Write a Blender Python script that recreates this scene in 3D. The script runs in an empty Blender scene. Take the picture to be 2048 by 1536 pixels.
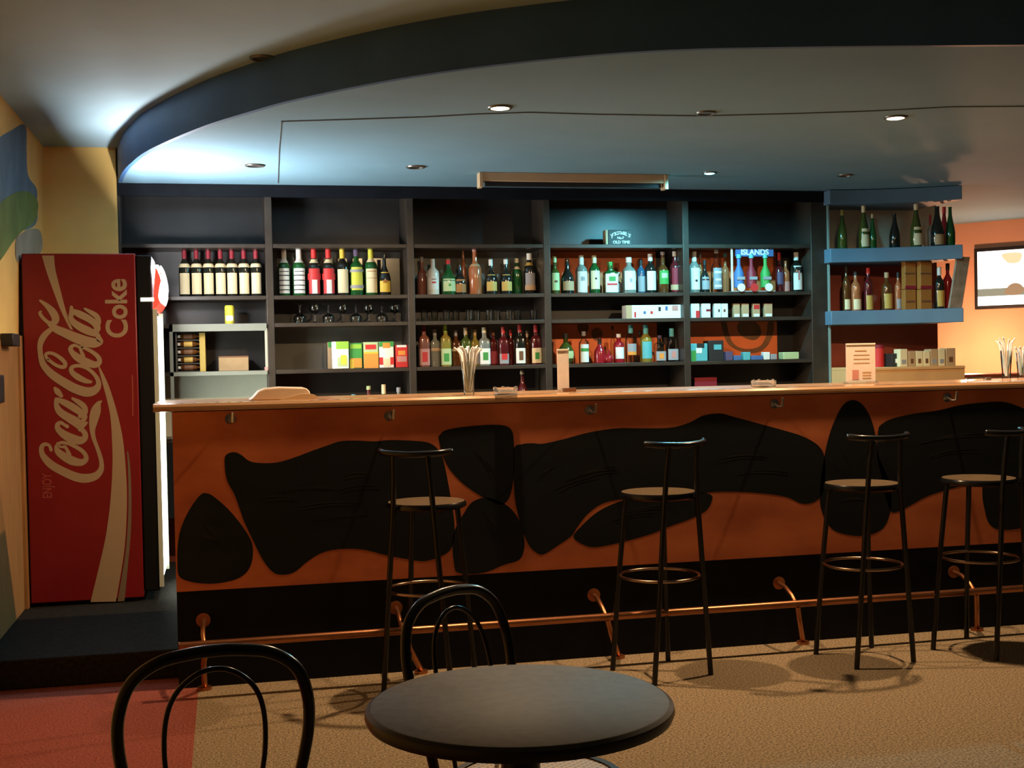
import bpy, math, random
import numpy as np
from mathutils import Matrix, Vector
random.seed(7)
D = bpy.data
SC = bpy.context.scene
COL = SC.collection

# ------------------------------------------------------------------ camera
EYE = np.array([0.0, 0.0, 1.36])
FPX = 2494.0
def cam_axes(yaw, pitch, roll):
    y, p, r = (math.radians(v) for v in (yaw, pitch, roll))
    fw = np.array([math.sin(y)*math.cos(p), math.cos(y)*math.cos(p), math.sin(p)])
    r0 = np.array([math.cos(y), -math.sin(y), 0.0]); u0 = np.cross(r0, fw)
    return fw, r0*math.cos(r)+u0*math.sin(r), -r0*math.sin(r)+u0*math.cos(r)
FW, RT, UP = cam_axes(12.93, -1.15, -1.15)
cd = D.cameras.new('camera'); cam = D.objects.new('camera', cd); COL.objects.link(cam)
cd.sensor_fit = 'HORIZONTAL'; cd.sensor_width = 36.0; cd.lens = FPX/2048*36.0
cd.clip_start = 0.05; cd.clip_end = 60
m = Matrix.Identity(4)
for i in range(3):
    m[i][0] = RT[i]; m[i][1] = UP[i]; m[i][2] = -FW[i]; m[i][3] = EYE[i]
cam.matrix_world = m
SC.camera = cam
def ray(px, py): return FW + RT*(px-1024)/FPX - UP*(py-768)/FPX
def at(px, py, Y):                      # pixel -> point on the wall plane y = Y
    d = ray(px, py); return EYE + d*(Y/d[1])
def atz(px, py, z):                     # pixel -> point on the level z
    d = ray(px, py); return EYE + d*((z-EYE[2])/d[2])
def atx(px, py, x):
    d = ray(px, py); return EYE + d*(x/d[0])

# ------------------------------------------------------------------ world, exposure
w = D.worlds.new('world'); SC.world = w; w.use_nodes = True
w.node_tree.nodes['Background'].inputs[0].default_value = (1.0, 0.86, 0.70, 1)
w.node_tree.nodes['Background'].inputs[1].default_value = 0.008
SC.view_settings.view_transform = 'Standard'; SC.view_settings.look = 'None'
SC.view_settings.gamma = 1.0; SC.view_settings.use_curve_mapping = False
SC.view_settings.exposure = 0.0

WARM = (1.0, 0.66, 0.36); TEAL = (0.20, 0.80, 1.0); FRIDGE = (0.93, 1.0, 0.86)
P_LAMP = 145.0; P_TEAL = 120.0; P_ALCOVE = 52.0
ZC, ZU = 2.45, 2.65                      # bar ceiling, room ceiling
YB, YS = 5.397, 7.75                     # bar front, back-bar front

# ------------------------------------------------------------------ materials
def mat(name, c, rough=0.5, metal=0.0, spec=0.5, trans=0.0, emit=None, es=0.0, noise=0.0, nscale=8.0, coat=0.0, ior=1.45, c2=None, bump=0.0, stretch=None):
    k = D.materials.get(name)
    if k: return k
    k = D.materials.new(name); k.use_nodes = True
    nt = k.node_tree; b = nt.nodes['Principled BSDF']
    b.inputs['Base Color'].default_value = (*c, 1); b.inputs['Roughness'].default_value = rough
    b.inputs['Metallic'].default_value = metal; b.inputs['Specular IOR Level'].default_value = spec
    b.inputs['Transmission Weight'].default_value = trans; b.inputs['IOR'].default_value = ior
    b.inputs['Coat Weight'].default_value = coat
    if emit:
        b.inputs['Emission Color'].default_value = (*emit, 1); b.inputs['Emission Strength'].default_value = es
    if noise or c2 or bump:
        tc = nt.nodes.new('ShaderNodeTexCoord'); n = nt.nodes.new('ShaderNodeTexNoise')
        n.inputs['Scale'].default_value = nscale; n.inputs['Detail'].default_value = 5
        src = tc.outputs['Object']
        if stretch:
            mp = nt.nodes.new('ShaderNodeMapping'); mp.inputs['Scale'].default_value = stretch
            nt.links.new(src, mp.inputs[0]); src = mp.outputs[0]
        nt.links.new(src, n.inputs['Vector'])
        r = nt.nodes.new('ShaderNodeValToRGB')
        a = c2 if c2 else tuple(v*(1-noise) for v in c); e = c if c2 else tuple(min(1, v*(1+noise)) for v in c)
        r.color_ramp.elements[0].color = (*a, 1); r.color_ramp.elements[1].color = (*e, 1)
        r.color_ramp.elements[0].position = 0.33; r.color_ramp.elements[1].position = 0.67
        nt.links.new(n.outputs['Fac'], r.inputs[0]); nt.links.new(r.outputs[0], b.inputs['Base Color'])
        if bump:
            bp = nt.nodes.new('ShaderNodeBump'); bp.inputs['Strength'].default_value = bump; bp.inputs['Distance'].default_value = 0.005
            nt.links.new(n.outputs['Fac'], bp.inputs['Height']); nt.links.new(bp.outputs[0], b.inputs['Normal'])
    return k
M = dict(
    carpet=mat('beige_carpet', (.48, .36, .23), 1, noise=.0, nscale=120, c2=(.12, .088, .053), bump=.3, spec=.1),
    red=mat('red_carpet', (.42, .125, .09), 1, nscale=120, c2=(.19, .048, .038), bump=.3, spec=.1),
    black_floor=mat('black_rubber', (.020, .018, .015), .9, noise=.4, nscale=60, spec=.2),
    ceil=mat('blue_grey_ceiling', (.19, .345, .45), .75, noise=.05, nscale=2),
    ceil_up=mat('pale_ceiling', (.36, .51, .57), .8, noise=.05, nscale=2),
    navy=mat('navy_paint', (.055, .14, .31), .5, noise=.1, nscale=4),
    yellow=mat('yellow_wall', (.95, .59, .18), .85, noise=.07, nscale=3),
    peach=mat('peach_wall', (.75, .43, .30), .85, noise=.05, nscale=3),
    mblue=mat('mural_blue', (.12, .19, .26), .8, noise=.2, nscale=5),
    mgreen=mat('mural_green', (.14, .20, .045), .8, noise=.2, nscale=5),
    mgrey=mat('mural_grey', (.33, .29, .21), .8, noise=.12, nscale=5),
    doorwood=mat('orange_wood', (.38, .18, .06), .5, noise=.15, nscale=6, stretch=(6, 6, .6)),
    blackm=mat('black_metal', (.008, .008, .009), .25, spec=.38, coat=.1),
    blackp=mat('black_plastic', (.018, .018, .02), .5),
    seatm=mat('black_seat', (.022, .018, .015), .24, spec=.7, coat=.4),
    bronze=mat('bronze_ring', (.42, .28, .20), .28, metal=1),
    pad=mat('bronze_pad', (.27, .19, .12), .30, metal=.5, noise=.1, nscale=14),
    copper=mat('copper_tube', (.46, .185, .085), .32, metal=.9, noise=.1, nscale=20),
    steel=mat('steel', (.55, .52, .48), .25, metal=1),
    orange=mat('orange_panel', (.62, .175, .06), .6, c2=(.38, .085, .03), nscale=2.2, stretch=(1, 1, 2.4)),
    blob=mat('slate_paint', (.011, .014, .016), .6, spec=.2, c2=(.008, .011, .014), nscale=3.5, stretch=(1, 1, 4)),
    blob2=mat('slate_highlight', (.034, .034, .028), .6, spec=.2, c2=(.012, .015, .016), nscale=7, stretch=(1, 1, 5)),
    plinth=mat('black_plinth', (.0045, .006, .0095), .6, noise=.3, nscale=9, spec=.2),
    wood=mat('counter_wood', (.55, .29, .13), .3, c2=(.42, .20, .085), nscale=4, stretch=(.6, 8, 8), coat=.3),
    nose=mat('counter_nosing', (.46, .26, .13), .20, noise=.08, nscale=6, stretch=(.5, 8, 8), coat=1.0, spec=.8),
    unit=mat('dark_shelf_laminate', (.036, .027, .020), .38, noise=.2, nscale=9),
    unit_in=mat('dark_back_panel', (.022, .021, .021), .35, noise=.2, nscale=5),
    mirror=mat('smoked_mirror', (.24, .24, .21), .16, metal=.6),
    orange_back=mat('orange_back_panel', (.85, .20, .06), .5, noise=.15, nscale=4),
    ring=mat('brown_shapes', (.24, .10, .04), .6, noise=.2, nscale=12),
    redback=mat('brown_red_panel', (.34, .075, .045), .6, noise=.15, nscale=5),
    greyback=mat('grey_panel', (.82, .78, .62), .6, noise=.12, nscale=5),
    bluesh=mat('blue_shelf', (.10, .19, .28), .55, noise=.06, nscale=6),
    tan=mat('tan_counter', (.78, .44, .18), .6, noise=.08, nscale=6),
    tabletop=mat('dark_laminate', (.092, .082, .070), .62, spec=.25, noise=.18, nscale=40),
    tableedge=mat('dark_edge', (.014, .012, .011), .35),
    cream=mat('cream_enamel', (.62, .45, .27), .45, noise=.05, nscale=9),
    pale=mat('pale_grey_panel', (.60, .62, .52), .5, noise=.05, nscale=6),
    fred=mat('red_enamel', (.21, .009, .012), .35, noise=.08, nscale=3),
    fwhite=mat('cream_print', (.40, .29, .18), .45),
    fgrey=mat('grey_print', (.20, .15, .10), .45),
    fdim=mat('faded_print', (.34, .06, .045), .45),
    cane=None, cable=mat('dark_cable', (.13, .15, .16), .6),
    paper=mat('printed_paper', (.74, .66, .62), .7, noise=.05, nscale=30),
    beige=mat('beige_plastic', (.70, .54, .40), .5, noise=.04, nscale=9),
    straw=mat('white_straw', (.95, .93, .90), .4),
    card=mat('cardboard', (.36, .25, .13), .8, noise=.1, nscale=12),
    goldwood=mat('yellow_wood', (.42, .29, .06), .6, noise=.1, nscale=8),
    dull=mat('unlit_lens', (.05, .05, .05), .3), ringm=mat('downlight_ring', (.20, .19, .17), .35, metal=.7),
)
def thin_glass(name, c):
    k = D.materials.new(name); k.use_nodes = True; nt = k.node_tree; nt.nodes.remove(nt.nodes['Principled BSDF'])
    tr = nt.nodes.new('ShaderNodeBsdfTransparent'); tr.inputs[0].default_value = (*c, 1)
    gl = nt.nodes.new('ShaderNodeBsdfGlossy'); gl.inputs['Roughness'].default_value = .13
    lw = nt.nodes.new('ShaderNodeLayerWeight'); lw.inputs['Blend'].default_value = .20
    mx = nt.nodes.new('ShaderNodeMixShader'); nt.links.new(lw.outputs['Fresnel'], mx.inputs[0]); nt.links.new(tr.outputs[0], mx.inputs[1]); nt.links.new(gl.outputs[0], mx.inputs[2])
    nt.links.new(mx.outputs[0], nt.nodes['Material Output'].inputs[0]); return k
def glass(name, c, rough=.06, trans=.9): return mat(name, c, rough, trans=trans, ior=1.3, spec=.6)
G = dict(
    dark=mat('dark_bottle', (.012, .013, .010), .12, spec=.7, coat=.3),
    green=mat('green_bottle', (.012, .085, .018), .12, spec=.7, coat=.3),
    olive=mat('olive_bottle', (.055, .075, .012), .12, spec=.7, coat=.3),
    amber=mat('amber_bottle', (.10, .035, .008), .12, spec=.7, coat=.3),
    copperc=mat('copper_liquor', (.40, .13, .05), .15, spec=.7, coat=.3),
    red=mat('red_bottle', (.30, .012, .02), .15, spec=.7, coat=.3),
    maroon=mat('maroon_bottle', (.09, .010, .012), .13, spec=.7, coat=.3),
    white=mat('white_bottle', (.72, .68, .58), .3, coat=.3),
    clear=thin_glass('clear_glass', (.90, .92, .90)),
    grey=mat('grey_bottle', (.20, .21, .18), .12, spec=.7, coat=.3),
    blue=mat('blue_bottle', (.03, .09, .16), .13, spec=.7, coat=.3),
    yellowl=mat('yellow_liquor', (.26, .21, .035), .14, spec=.7, coat=.3),
    pinkl=mat('pink_liquor', (.24, .085, .06), .14, spec=.7, coat=.3),
)
def paint(name, c): return mat('print_'+name, c, .55)
L = {k: paint(k, v) for k, v in dict(cream=(.80, .68, .42), white=(.82, .82, .76), yellow=(.72, .52, .06), lemon=(.62, .62, .06), red=(.62, .03, .03), black=(.02, .02, .02),
    green=(.05, .30, .06), orange=(.80, .30, .05), blue=(.06, .14, .33), grey=(.32, .32, .34), gold=(.55, .36, .08), pink=(.55, .25, .22), tan=(.50, .33, .18), lime=(.30, .55, .06),
    purple=(.10, .07, .14), darkred=(.25, .015, .03), teal=(.10, .42, .45), brown=(.16, .07, .03), palegreen=(.48, .60, .30), amber=(.36, .15, .03)).items()}
# woven cane: warm strands with small dark holes
k = D.materials.new('woven_cane'); k.use_nodes = True; nt = k.node_tree; b = nt.nodes['Principled BSDF']
tc = nt.nodes.new('ShaderNodeTexCoord'); vo = nt.nodes.new('ShaderNodeTexVoronoi'); vo.inputs['Scale'].default_value = 75; vo.inputs['Randomness'].default_value = 0
rp = nt.nodes.new('ShaderNodeValToRGB'); rp.color_ramp.elements[0].position = .28; rp.color_ramp.elements[1].position = .40
rp.color_ramp.elements[0].color = (.05, .03, .015, 1); rp.color_ramp.elements[1].color = (.60, .34, .11, 1)
nt.links.new(tc.outputs['Object'], vo.inputs['Vector']); nt.links.new(vo.outputs['Distance'], rp.inputs[0]); nt.links.new(rp.outputs[0], b.inputs['Base Color'])
M['cane'] = k
def glow(name, c, s): return mat(name, (.02, .02, .02), .4, emit=c, es=s)

# ------------------------------------------------------------------ mesh building
class MB:
    def __init__(s): s.v = []; s.f = []; s.mi = []; s.cur = 0
    def add(s, vs, fs):
        o = len(s.v); s.v += [tuple(float(c) for c in q) for q in vs]
        for q in fs: s.f.append(tuple(i+o for i in q)); s.mi.append(s.cur)
        return s
    def box(s, a, b):
        (x0, y0, z0), (x1, y1, z1) = a, b
        return s.add([(x0,y0,z0),(x1,y0,z0),(x1,y1,z0),(x0,y1,z0),(x0,y0,z1),(x1,y0,z1),(x1,y1,z1),(x0,y1,z1)],
                     [(3,2,1,0),(4,5,6,7),(0,1,5,4),(1,2,6,5),(2,3,7,6),(3,0,4,7)])
    def lathe(s, prof, seg=24, c=(0,0,0), a0=0, a1=2*math.pi, sq=0.0, sx=1.0, sy=1.0):
        full = abs(a1-a0-2*math.pi) < 1e-6; n = seg if full else seg+1; vs = []
        for r, z in prof:
            for i in range(n):
                t = a0+(a1-a0)*i/seg; cx, sy_ = math.cos(t), math.sin(t)
                if sq:
                    e = 1/(abs(cx)**sq+abs(sy_)**sq)**(1/sq); cx *= e; sy_ *= e
                vs.append((c[0]+r*cx*sx, c[1]+r*sy_*sy, c[2]+z))
        fs = []
        for j in range(len(prof)-1):
            for i in range(seg):
                i2 = (i+1) % n if full else i+1
                fs.append((j*n+i, j*n+i2, (j+1)*n+i2, (j+1)*n+i))
        s.add(vs, fs)
        return s
    def tube(s, path, r, seg=10, closed=False, caps=True):
        P = [Vector(p) for p in path]; n = len(P); rr = r if isinstance(r, (list, tuple)) else [r]*n
        vs = []; up = None
        for i in range(n):
            t = (P[(i+1) % n]-P[i-1]) if closed else (P[min(i+1, n-1)]-P[max(i-1, 0)])
            t.normalize()
            if up is None: up = Vector((0,0,1)) if abs(t.z) < .9 else Vector((1,0,0))
            a = t.cross(up)
            if a.length < 1e-5: a = t.cross(Vector((0,1,0)))
            a.normalize(); up = a.cross(t).normalized()
            for q in range(seg):
                th = 2*math.pi*q/seg
                vs.append(P[i]+(a*math.cos(th)+up*math.sin(th))*rr[i])
        fs = []
        for i in range(n if closed else n-1):
            i2 = (i+1) % n
            for q in range(seg):
                q2 = (q+1) % seg
                fs.append((i*seg+q, i*seg+q2, i2*seg+q2, i2*seg+q))
        if caps and not closed: fs += [tuple(range(seg))[::-1], tuple((n-1)*seg+q for q in range(seg))]
        return s.add(vs, fs)
    def prism(s, pts, off):             # closed outline extruded by a vector
        n = len(pts); o = Vector(off); P = [Vector(p) for p in pts]
        return s.add(P+[p+o for p in P], [tuple(range(n))[::-1], tuple(range(n, 2*n))]+[(i, (i+1) % n, n+(i+1) % n, n+i) for i in range(n)])
    def build(s, name, mats, parent=None, loc=None, bevel=0, angle=38, smooth=True, face=None):
        me = D.meshes.new(name); me.from_pydata(s.v, [], s.f)
        for q in (mats if isinstance(mats, (list, tuple)) else [mats]): me.materials.append(q)
        me.polygons.foreach_set('material_index', s.mi)
        import bmesh
        bm = bmesh.new(); bm.from_mesh(me)
        if face is None: bmesh.ops.recalc_face_normals(bm, faces=bm.faces)
        else:
            bm.normal_update()
            for q in bm.faces:
                if q.normal.dot(Vector(face)) < 0: q.normal_flip()
        bm.to_mesh(me); bm.free()
        me.update()
        if smooth:
            me.polygons.foreach_set('use_smooth', [True]*len(me.polygons)); me.set_sharp_from_angle(angle=math.radians(angle))
        o = D.objects.new(name, me); COL.objects.link(o)
        if parent: o.parent = parent
        if loc is not None: o.location = loc
        if bevel:
            b = o.modifiers.new('bevel', 'BEVEL'); b.width = bevel; b.segments = 2; b.limit_method = 'ANGLE'
        return o
def tag(o, label=None, cat=None, group=None, kind=None):
    for kk, v in (('label', label), ('category', cat), ('group', group), ('kind', kind)):
        if v: o[kk] = v
    return o
def thing(name, loc, label, cat, group=None, rz=0):
    o = D.objects.new(name, None); COL.objects.link(o); o.location = loc; o.rotation_euler = (0, 0, rz); o.empty_display_size = .05
    return tag(o, label, cat, group)
def struct(o): return tag(o, kind='structure')
def crom(pts, n=8, closed=False):       # Catmull-Rom through n-dimensional points
    P = [np.array(p, float) for p in pts]; N = len(P); out = []
    for i in range(N if closed else N-1):
        if closed: a, b_, c, d = P[i-1], P[i], P[(i+1) % N], P[(i+2) % N]
        else: a, b_, c, d = P[max(i-1, 0)], P[i], P[i+1], P[min(i+2, N-1)]
        for q in range(n):
            t = q/n
            out.append(.5*((2*b_)+(c-a)*t+(2*a-5*b_+4*c-d)*t*t+(3*b_-a-3*c+d)*t**3))
    if not closed: out.append(P[-1])
    return out
def arc(c, r, a0, a1, n, z=0): return [(c[0]+r*math.cos(a0+(a1-a0)*i/n), c[1]+r*math.sin(a0+(a1-a0)*i/n), z) for i in range(n+1)]
def text_mesh(body, size, mt, name, parent, mw, bold=0.0, align='CENTER', xs=1.0, ext=0.0008):
    cu = D.curves.new(name, 'FONT'); cu.body = body; cu.size = size; cu.align_x = align; cu.align_y = 'CENTER'; cu.offset = bold; cu.extrude = ext
    tmp = D.objects.new(name+'_t', cu); COL.objects.link(tmp)
    dg = bpy.context.evaluated_depsgraph_get(); me = D.meshes.new_from_object(tmp.evaluated_get(dg))
    D.objects.remove(tmp); me.materials.clear(); me.materials.append(mt)
    me.transform(mw @ Matrix.Diagonal((xs, 1, 1, 1)))
    o = D.objects.new(name, me); COL.objects.link(o); o.parent = parent; return o
FACE = Matrix(((1,0,0,0),(0,0,-1,0),(0,1,0,0),(0,0,0,1)))     # text standing up, read from -y

# ================================================================== STRUCTURE
# floor: beige carpet with a red field at the left, one mesh
mb = MB(); xr = atz(390, 1460, 0)[0]
mb.add([(xr,-1.5,0),(7.5,-1.5,0),(7.5,11.5,0),(xr,11.5,0)], [(0,1,2,3)]); mb.cur = 1
mb.add([(-1.6,-1.5,0),(xr,-1.5,0),(xr,11.5,0),(-1.6,11.5,0)], [(0,1,2,3)])
struct(mb.build('floor', [M['carpet'], M['red']]))
# raised black platform under the fridge and behind the bar
YP, ZP = 5.60, .127
mb = MB().box((-1.12, YP, 0), (4.9, 8.12, ZP))
struct(mb.build('trim_1', M['black_floor'], bevel=.008))
# ceilings: the bar ceiling is lower, its edge sweeps in a curve
edge = [atz(x, y, ZC) for x, y in [(236,366),(246,345),(262,327),(300,299),(400,255),(500,223),(600,196),(800,156),(1024,125),(1300,101),(1600,93),(2048,89)]]
edge = [(p[0], p[1]) for p in edge]; edge[0] = (-.585, 7.70)
edge = [(p[0], p[1]) for p in crom(edge, 6)]+[(4.2, 3.86), (7.5, 3.7)]
mb = MB(); vs = [(x, y, ZC) for x, y in edge]+[(7.5, 11.5, ZC), (-.585, 11.5, ZC)]
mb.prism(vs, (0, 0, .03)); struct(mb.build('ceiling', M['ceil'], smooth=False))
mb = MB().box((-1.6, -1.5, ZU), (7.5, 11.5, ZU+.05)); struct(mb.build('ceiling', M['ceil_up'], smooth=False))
mb = MB(); n = len(edge); edge = [(x-.004, y-.005) for x, y in edge]
mb.add([(x, y, ZC-.002) for x, y in edge]+[(x, y, ZU) for x, y in edge]+[(x+.02, y+.02, ZC-.002) for x, y in edge]+[(x+.02, y+.02, ZU) for x, y in edge],
       [(i, i+1, n+i+1, n+i) for i in range(n-1)]+[(2*n+i, 3*n+i, 3*n+i+1, 2*n+i+1) for i in range(n-1)]+[(i, 2*n+i, 2*n+i+1, i+1) for i in range(n-1)])
struct(mb.build('trim_2', M['navy']))
# left wall, leaning a touch, with its painted mural
def xl(z): return -1.075+.075*z/ZU
mb = MB()
mb.add([(xl(0),-1.5,0),(xl(0),7.72,0),(xl(ZU),7.72,ZU),(xl(ZU),-1.5,ZU),(xl(0)-.1,-1.5,0),(xl(0)-.1,7.72,0),(xl(ZU)-.1,7.72,ZU),(xl(ZU)-.1,-1.5,ZU)],
       [(0,1,2,3),(4,7,6,5),(0,3,7,4),(1,5,6,2)])
def onleft(px, py, off):
    q = atx(px, py, -1.02); q = atx(px, py, xl(q[2])+off); return (q[0], q[1], q[2])
def mural(pts, ci, off):
    mb.cur = ci; q = crom(pts, 6, True); mb.prism([onleft(a, b_, off) for a, b_ in q], (.0005, 0, 0))
mural([(-60,300),(-20,285),(20,262),(50,250),(53,300),(56,350),(72,375),(74,400),(70,450),(20,470),(-60,520)], 1, .001)
mural([(-40,445),(-10,415),(25,388),(55,383),(74,400),(75,425),(66,447),(45,462),(25,485),(5,515),(-20,545),(-50,560)], 2, .003)
mural([(32,480),(45,466),(60,458),(80,462),(84,500),(60,520),(34,522)], 3, .002)
struct(mb.build('wall_left', [M['yellow'], M['mblue'], M['mgreen'], M['mgrey']], smooth=False))
mb = MB().box((-1.12, 7.70, 0), (-.60, 7.8, ZU)); struct(mb.build('wall_back', M['yellow'], smooth=False))
# far oblique peach wall on the right with a lighter band below the ceiling
p1 = atz(1905, 449, ZC); p2 = atz(2048, 437, ZC); dv = (p2-p1)/np.linalg.norm((p2-p1)[:2])
qa = p1-dv*2.6; qb = p2+dv*3
mb = MB().prism([(qa[0], qa[1], 0), (qb[0], qb[1], 0), (qb[0]+.1, qb[1]+.1, 0), (qa[0]+.1, qa[1]+.1, 0)], (0, 0, ZC)); struct(mb.build('wall_right', M['peach'], smooth=False))
def onright(px, py, off=0):              # pixel -> far wall
    nrm = np.array([dv[1], -dv[0], 0]); 
    if nrm[1] > 0: nrm = -nrm
    d = ray(px, py); t = np.dot((p1+nrm*off)-EYE, nrm)/np.dot(d, nrm); return EYE+d*t
# door frame on the left wall
ya, yb = onleft(-40, 900, .0)[1], onleft(41, 900, 0)[1]
mb = MB().box((xl(1), yb-.13, ZP), (xl(1)+.035, yb, 1.53)); mb.box((xl(1)-.01, ya-.5, ZP), (xl(1)+.018, yb-.13, 1.50))
dr = struct(mb.build('door_1', M['doorwood'], bevel=.004))
z1 = onleft(25, 680, .04); mb = MB().box((xl(1.5)+.0, z1[1]-.10, z1[2]-.03), (xl(1.5)+.06, z1[1]+.10, z1[2]+.03)); mb.build('door_closer', M['blackp'], dr, bevel=.006)
z1 = onleft(8, 778, .04); mb = MB().box((xl(1.2), z1[1]-.2, z1[2]-.065), (xl(1.2)+.03, z1[1]+.09, z1[2]+.065)); mb.build('door_lock', M['blackp'], dr, bevel=.006)

# ================================================================== BAR COUNTER
XB0, XB1 = -.222, 5.0
bar = thing('bar_counter', (1.5, YB, 0), 'long bar counter with orange front panel, dark painted blobs and wooden top', 'bar counter')
def bl(p): return (p[0]-1.5, p[1]-YB, p[2])
ZPL = .411
mb = MB().box(bl((XB0, YB+.012, 0)), bl((XB1, YB+.19, ZPL))); mb.build('plinth', M['plinth'], bar, bevel=.003)
mb = MB().box(bl((XB0, YB, ZPL)), bl((XB1, YB+.19, 1.165)))
def blob(pts, ci=1, off=.0006, n=8):
    mb.cur = ci; mb.prism([bl(at(x, y, YB-off)) for x, y in crom(pts, n, True)], (0, off, 0))
T5 = lambda l: [(340+x/3.531, 800+y/3.531) for x, y in l]
T6 = lambda l: [(860+x/3.531, 800+y/3.531) for x, y in l]
T7 = lambda l: [(1400+x/3.16, 780+y/3.16) for x, y in l]
blob(T5([(215,670),(265,660),(320,690),(420,780),(510,890),(575,1000),(585,1100),(560,1190),(500,1250),(400,1285),(280,1298),(150,1285),(65,1245),(52,1150),(55,1020),(80,900),(140,770)]))
blob(T5([(385,430),(400,385),(450,368),(500,385),(560,430),(640,445),(760,440),(880,405),(1000,360),(1100,325),(1200,292),(1320,287),(1440,292),(1550,283),(1700,287),(1820,300),(1890,345),(1930,420),(1985,700),(2010,900),(1990,1040),(1920,1100),(1800,1138),(1680,1125),(1520,1095),(1350,1055),(1180,1055),(1060,1085),(960,1150),(880,1215),(790,1235),(720,1210),(650,1120),(590,1000),(520,850),(460,680),(400,560)]))
blob(T6([(62,280),(75,240),(120,210),(250,188),(420,175),(530,182),(580,220),(592,300),(595,420),(590,560),(560,690),(500,740),(400,700),(300,640),(200,560),(110,440)]))
blob(T6([(240,800),(300,720),(400,690),(520,730),(600,800),(650,900),(668,1010),(655,1090),(620,1135),(520,1165),(400,1215),(290,1230),(190,1215),(170,1150),(160,1050),(170,930)]))
blob(T6([(595,340),(650,312),(720,305),(800,308),(950,275),(1120,230),(1320,200),(1500,200),(1700,195),(1830,160),(1930,110),(2050,95),(2150,120),(2300,160),(2500,215),(2640,260),(2750,330),(2790,430),(2785,600),(2760,680),(2700,725),(2620,730),(2530,690),(2400,665),(2200,650),(2000,650),(1800,680),(1500,690),(1250,720),(1120,800),(1040,900),(1000,960),(900,1030),(800,1090),(740,1070),(690,1010),(640,880),(600,700),(590,500)]))
blob(T6([(1015,970),(1060,900),(1200,780),(1400,700),(1700,660),(1900,655),(1985,670),(1990,715),(1950,780),(1840,840),(1700,890),(1550,950),(1350,1005),(1180,1038),(1090,1025)]))
blob(T7([(805,330),(840,220),(900,100),(965,63),(1030,95),(1080,180),(1110,290),(1130,420),(1190,560),(1210,700),(1195,800),(1150,880),(1060,918),(960,920),(860,895),(810,850),(775,780),(758,690),(765,560),(785,430)]))
blob(T7([(1125,260),(1150,215),(1220,180),(1350,150),(1500,130),(1650,95),(1800,78),(1920,75),(2030,110),(2150,170),(2350,200),(2600,260),(2700,400),(2600,520),(2300,560),(2150,580),(1900,600),(1700,600),(1550,635),(1430,675),(1330,730),(1260,765),(1210,770),(1180,700),(1150,560),(1120,420)]))
blob(T7([(1800,560),(1900,480),(2040,420),(2150,480),(2220,620),(2200,780),(2100,850),(1990,880),(1880,880),(1825,840),(1800,760),(1785,660)]), off=.0009)
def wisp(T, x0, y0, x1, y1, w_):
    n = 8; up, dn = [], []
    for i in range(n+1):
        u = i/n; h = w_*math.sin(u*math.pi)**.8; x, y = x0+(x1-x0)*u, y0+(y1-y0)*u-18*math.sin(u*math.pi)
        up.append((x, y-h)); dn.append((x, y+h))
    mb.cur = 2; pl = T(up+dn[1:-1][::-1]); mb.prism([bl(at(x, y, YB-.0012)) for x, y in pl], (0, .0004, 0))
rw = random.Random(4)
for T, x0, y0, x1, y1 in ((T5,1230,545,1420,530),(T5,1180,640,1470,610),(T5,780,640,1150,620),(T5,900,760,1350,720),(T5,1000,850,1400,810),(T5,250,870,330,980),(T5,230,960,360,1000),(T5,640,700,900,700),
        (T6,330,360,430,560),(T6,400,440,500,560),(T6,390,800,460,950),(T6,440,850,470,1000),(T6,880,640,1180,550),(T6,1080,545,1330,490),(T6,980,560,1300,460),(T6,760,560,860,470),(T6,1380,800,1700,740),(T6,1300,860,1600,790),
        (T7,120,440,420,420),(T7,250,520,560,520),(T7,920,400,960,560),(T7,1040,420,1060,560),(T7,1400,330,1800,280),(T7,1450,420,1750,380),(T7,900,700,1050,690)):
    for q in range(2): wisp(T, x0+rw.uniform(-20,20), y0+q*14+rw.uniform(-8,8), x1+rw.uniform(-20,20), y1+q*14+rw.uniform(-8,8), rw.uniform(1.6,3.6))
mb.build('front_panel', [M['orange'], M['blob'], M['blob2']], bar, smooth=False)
ZT = 1.203
prof = [(0.03,.0),(0.008,.004),(0,.014),(0,.024),(0.008,.034),(0.03,.038)]
yn = 5.384
mb = MB(); pr = [bl((XB0-.075, yn+a, ZT-.038+z)) for a, z in prof]+[bl((XB0-.075, yn+.05, ZT)), bl((XB0-.075, yn+.05, ZT-.038))]
mb.prism(pr, (XB1-XB0+.075, 0, 0)); mb.build('nosing', M['nose'], bar)
mb = MB().box(bl((XB0-.075, yn+.05, ZT-.036)), bl((XB1, 5.93, ZT))); mb.build('worktop', M['wood'], bar, bevel=.003)
# foot rail: copper tube on brackets
yr, zr = 5.235, .218
mb = MB().tube([bl((atx_[0], yr, zr)) for atx_ in (at(357, 1282, yr), (XB1, 0, 0))], .0165, 14); rail = mb.build('foot_rail', M['copper'], bar)
xs_r = [at(405,1275,yr)[0]]+[-.119+.0+i for i in ()]
xs_r = [-.116, .70, 1.60, 2.505, 3.42, 4.33]
for i, x in enumerate(xs_r):
    sk = .0 if i == 0 else .10
    mb = MB(); mb.tube([bl((x, YB+.012, .285)), bl((x, yr+.10, .278)), bl((x, yr+.03, .25)), bl((x+.005, yr, zr))], .010, 10)
    mb.tube([bl((x+.012, yr, zr-.01)), bl((x+sk*.4, yr+.04, .13)), bl((x+sk, YB-.03, .012))], [.013, .0125, .012], 10)
    mb.tube([bl((x+sk, YB-.03, .0)), bl((x+sk, YB-.03, .012))], .03, 16)
    mb.tube([bl((x, YB+.012, .285)), bl((x, YB+.002, .285))], .030, 18)
    mb.build('rail_bracket', M['copper'], bar)
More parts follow.
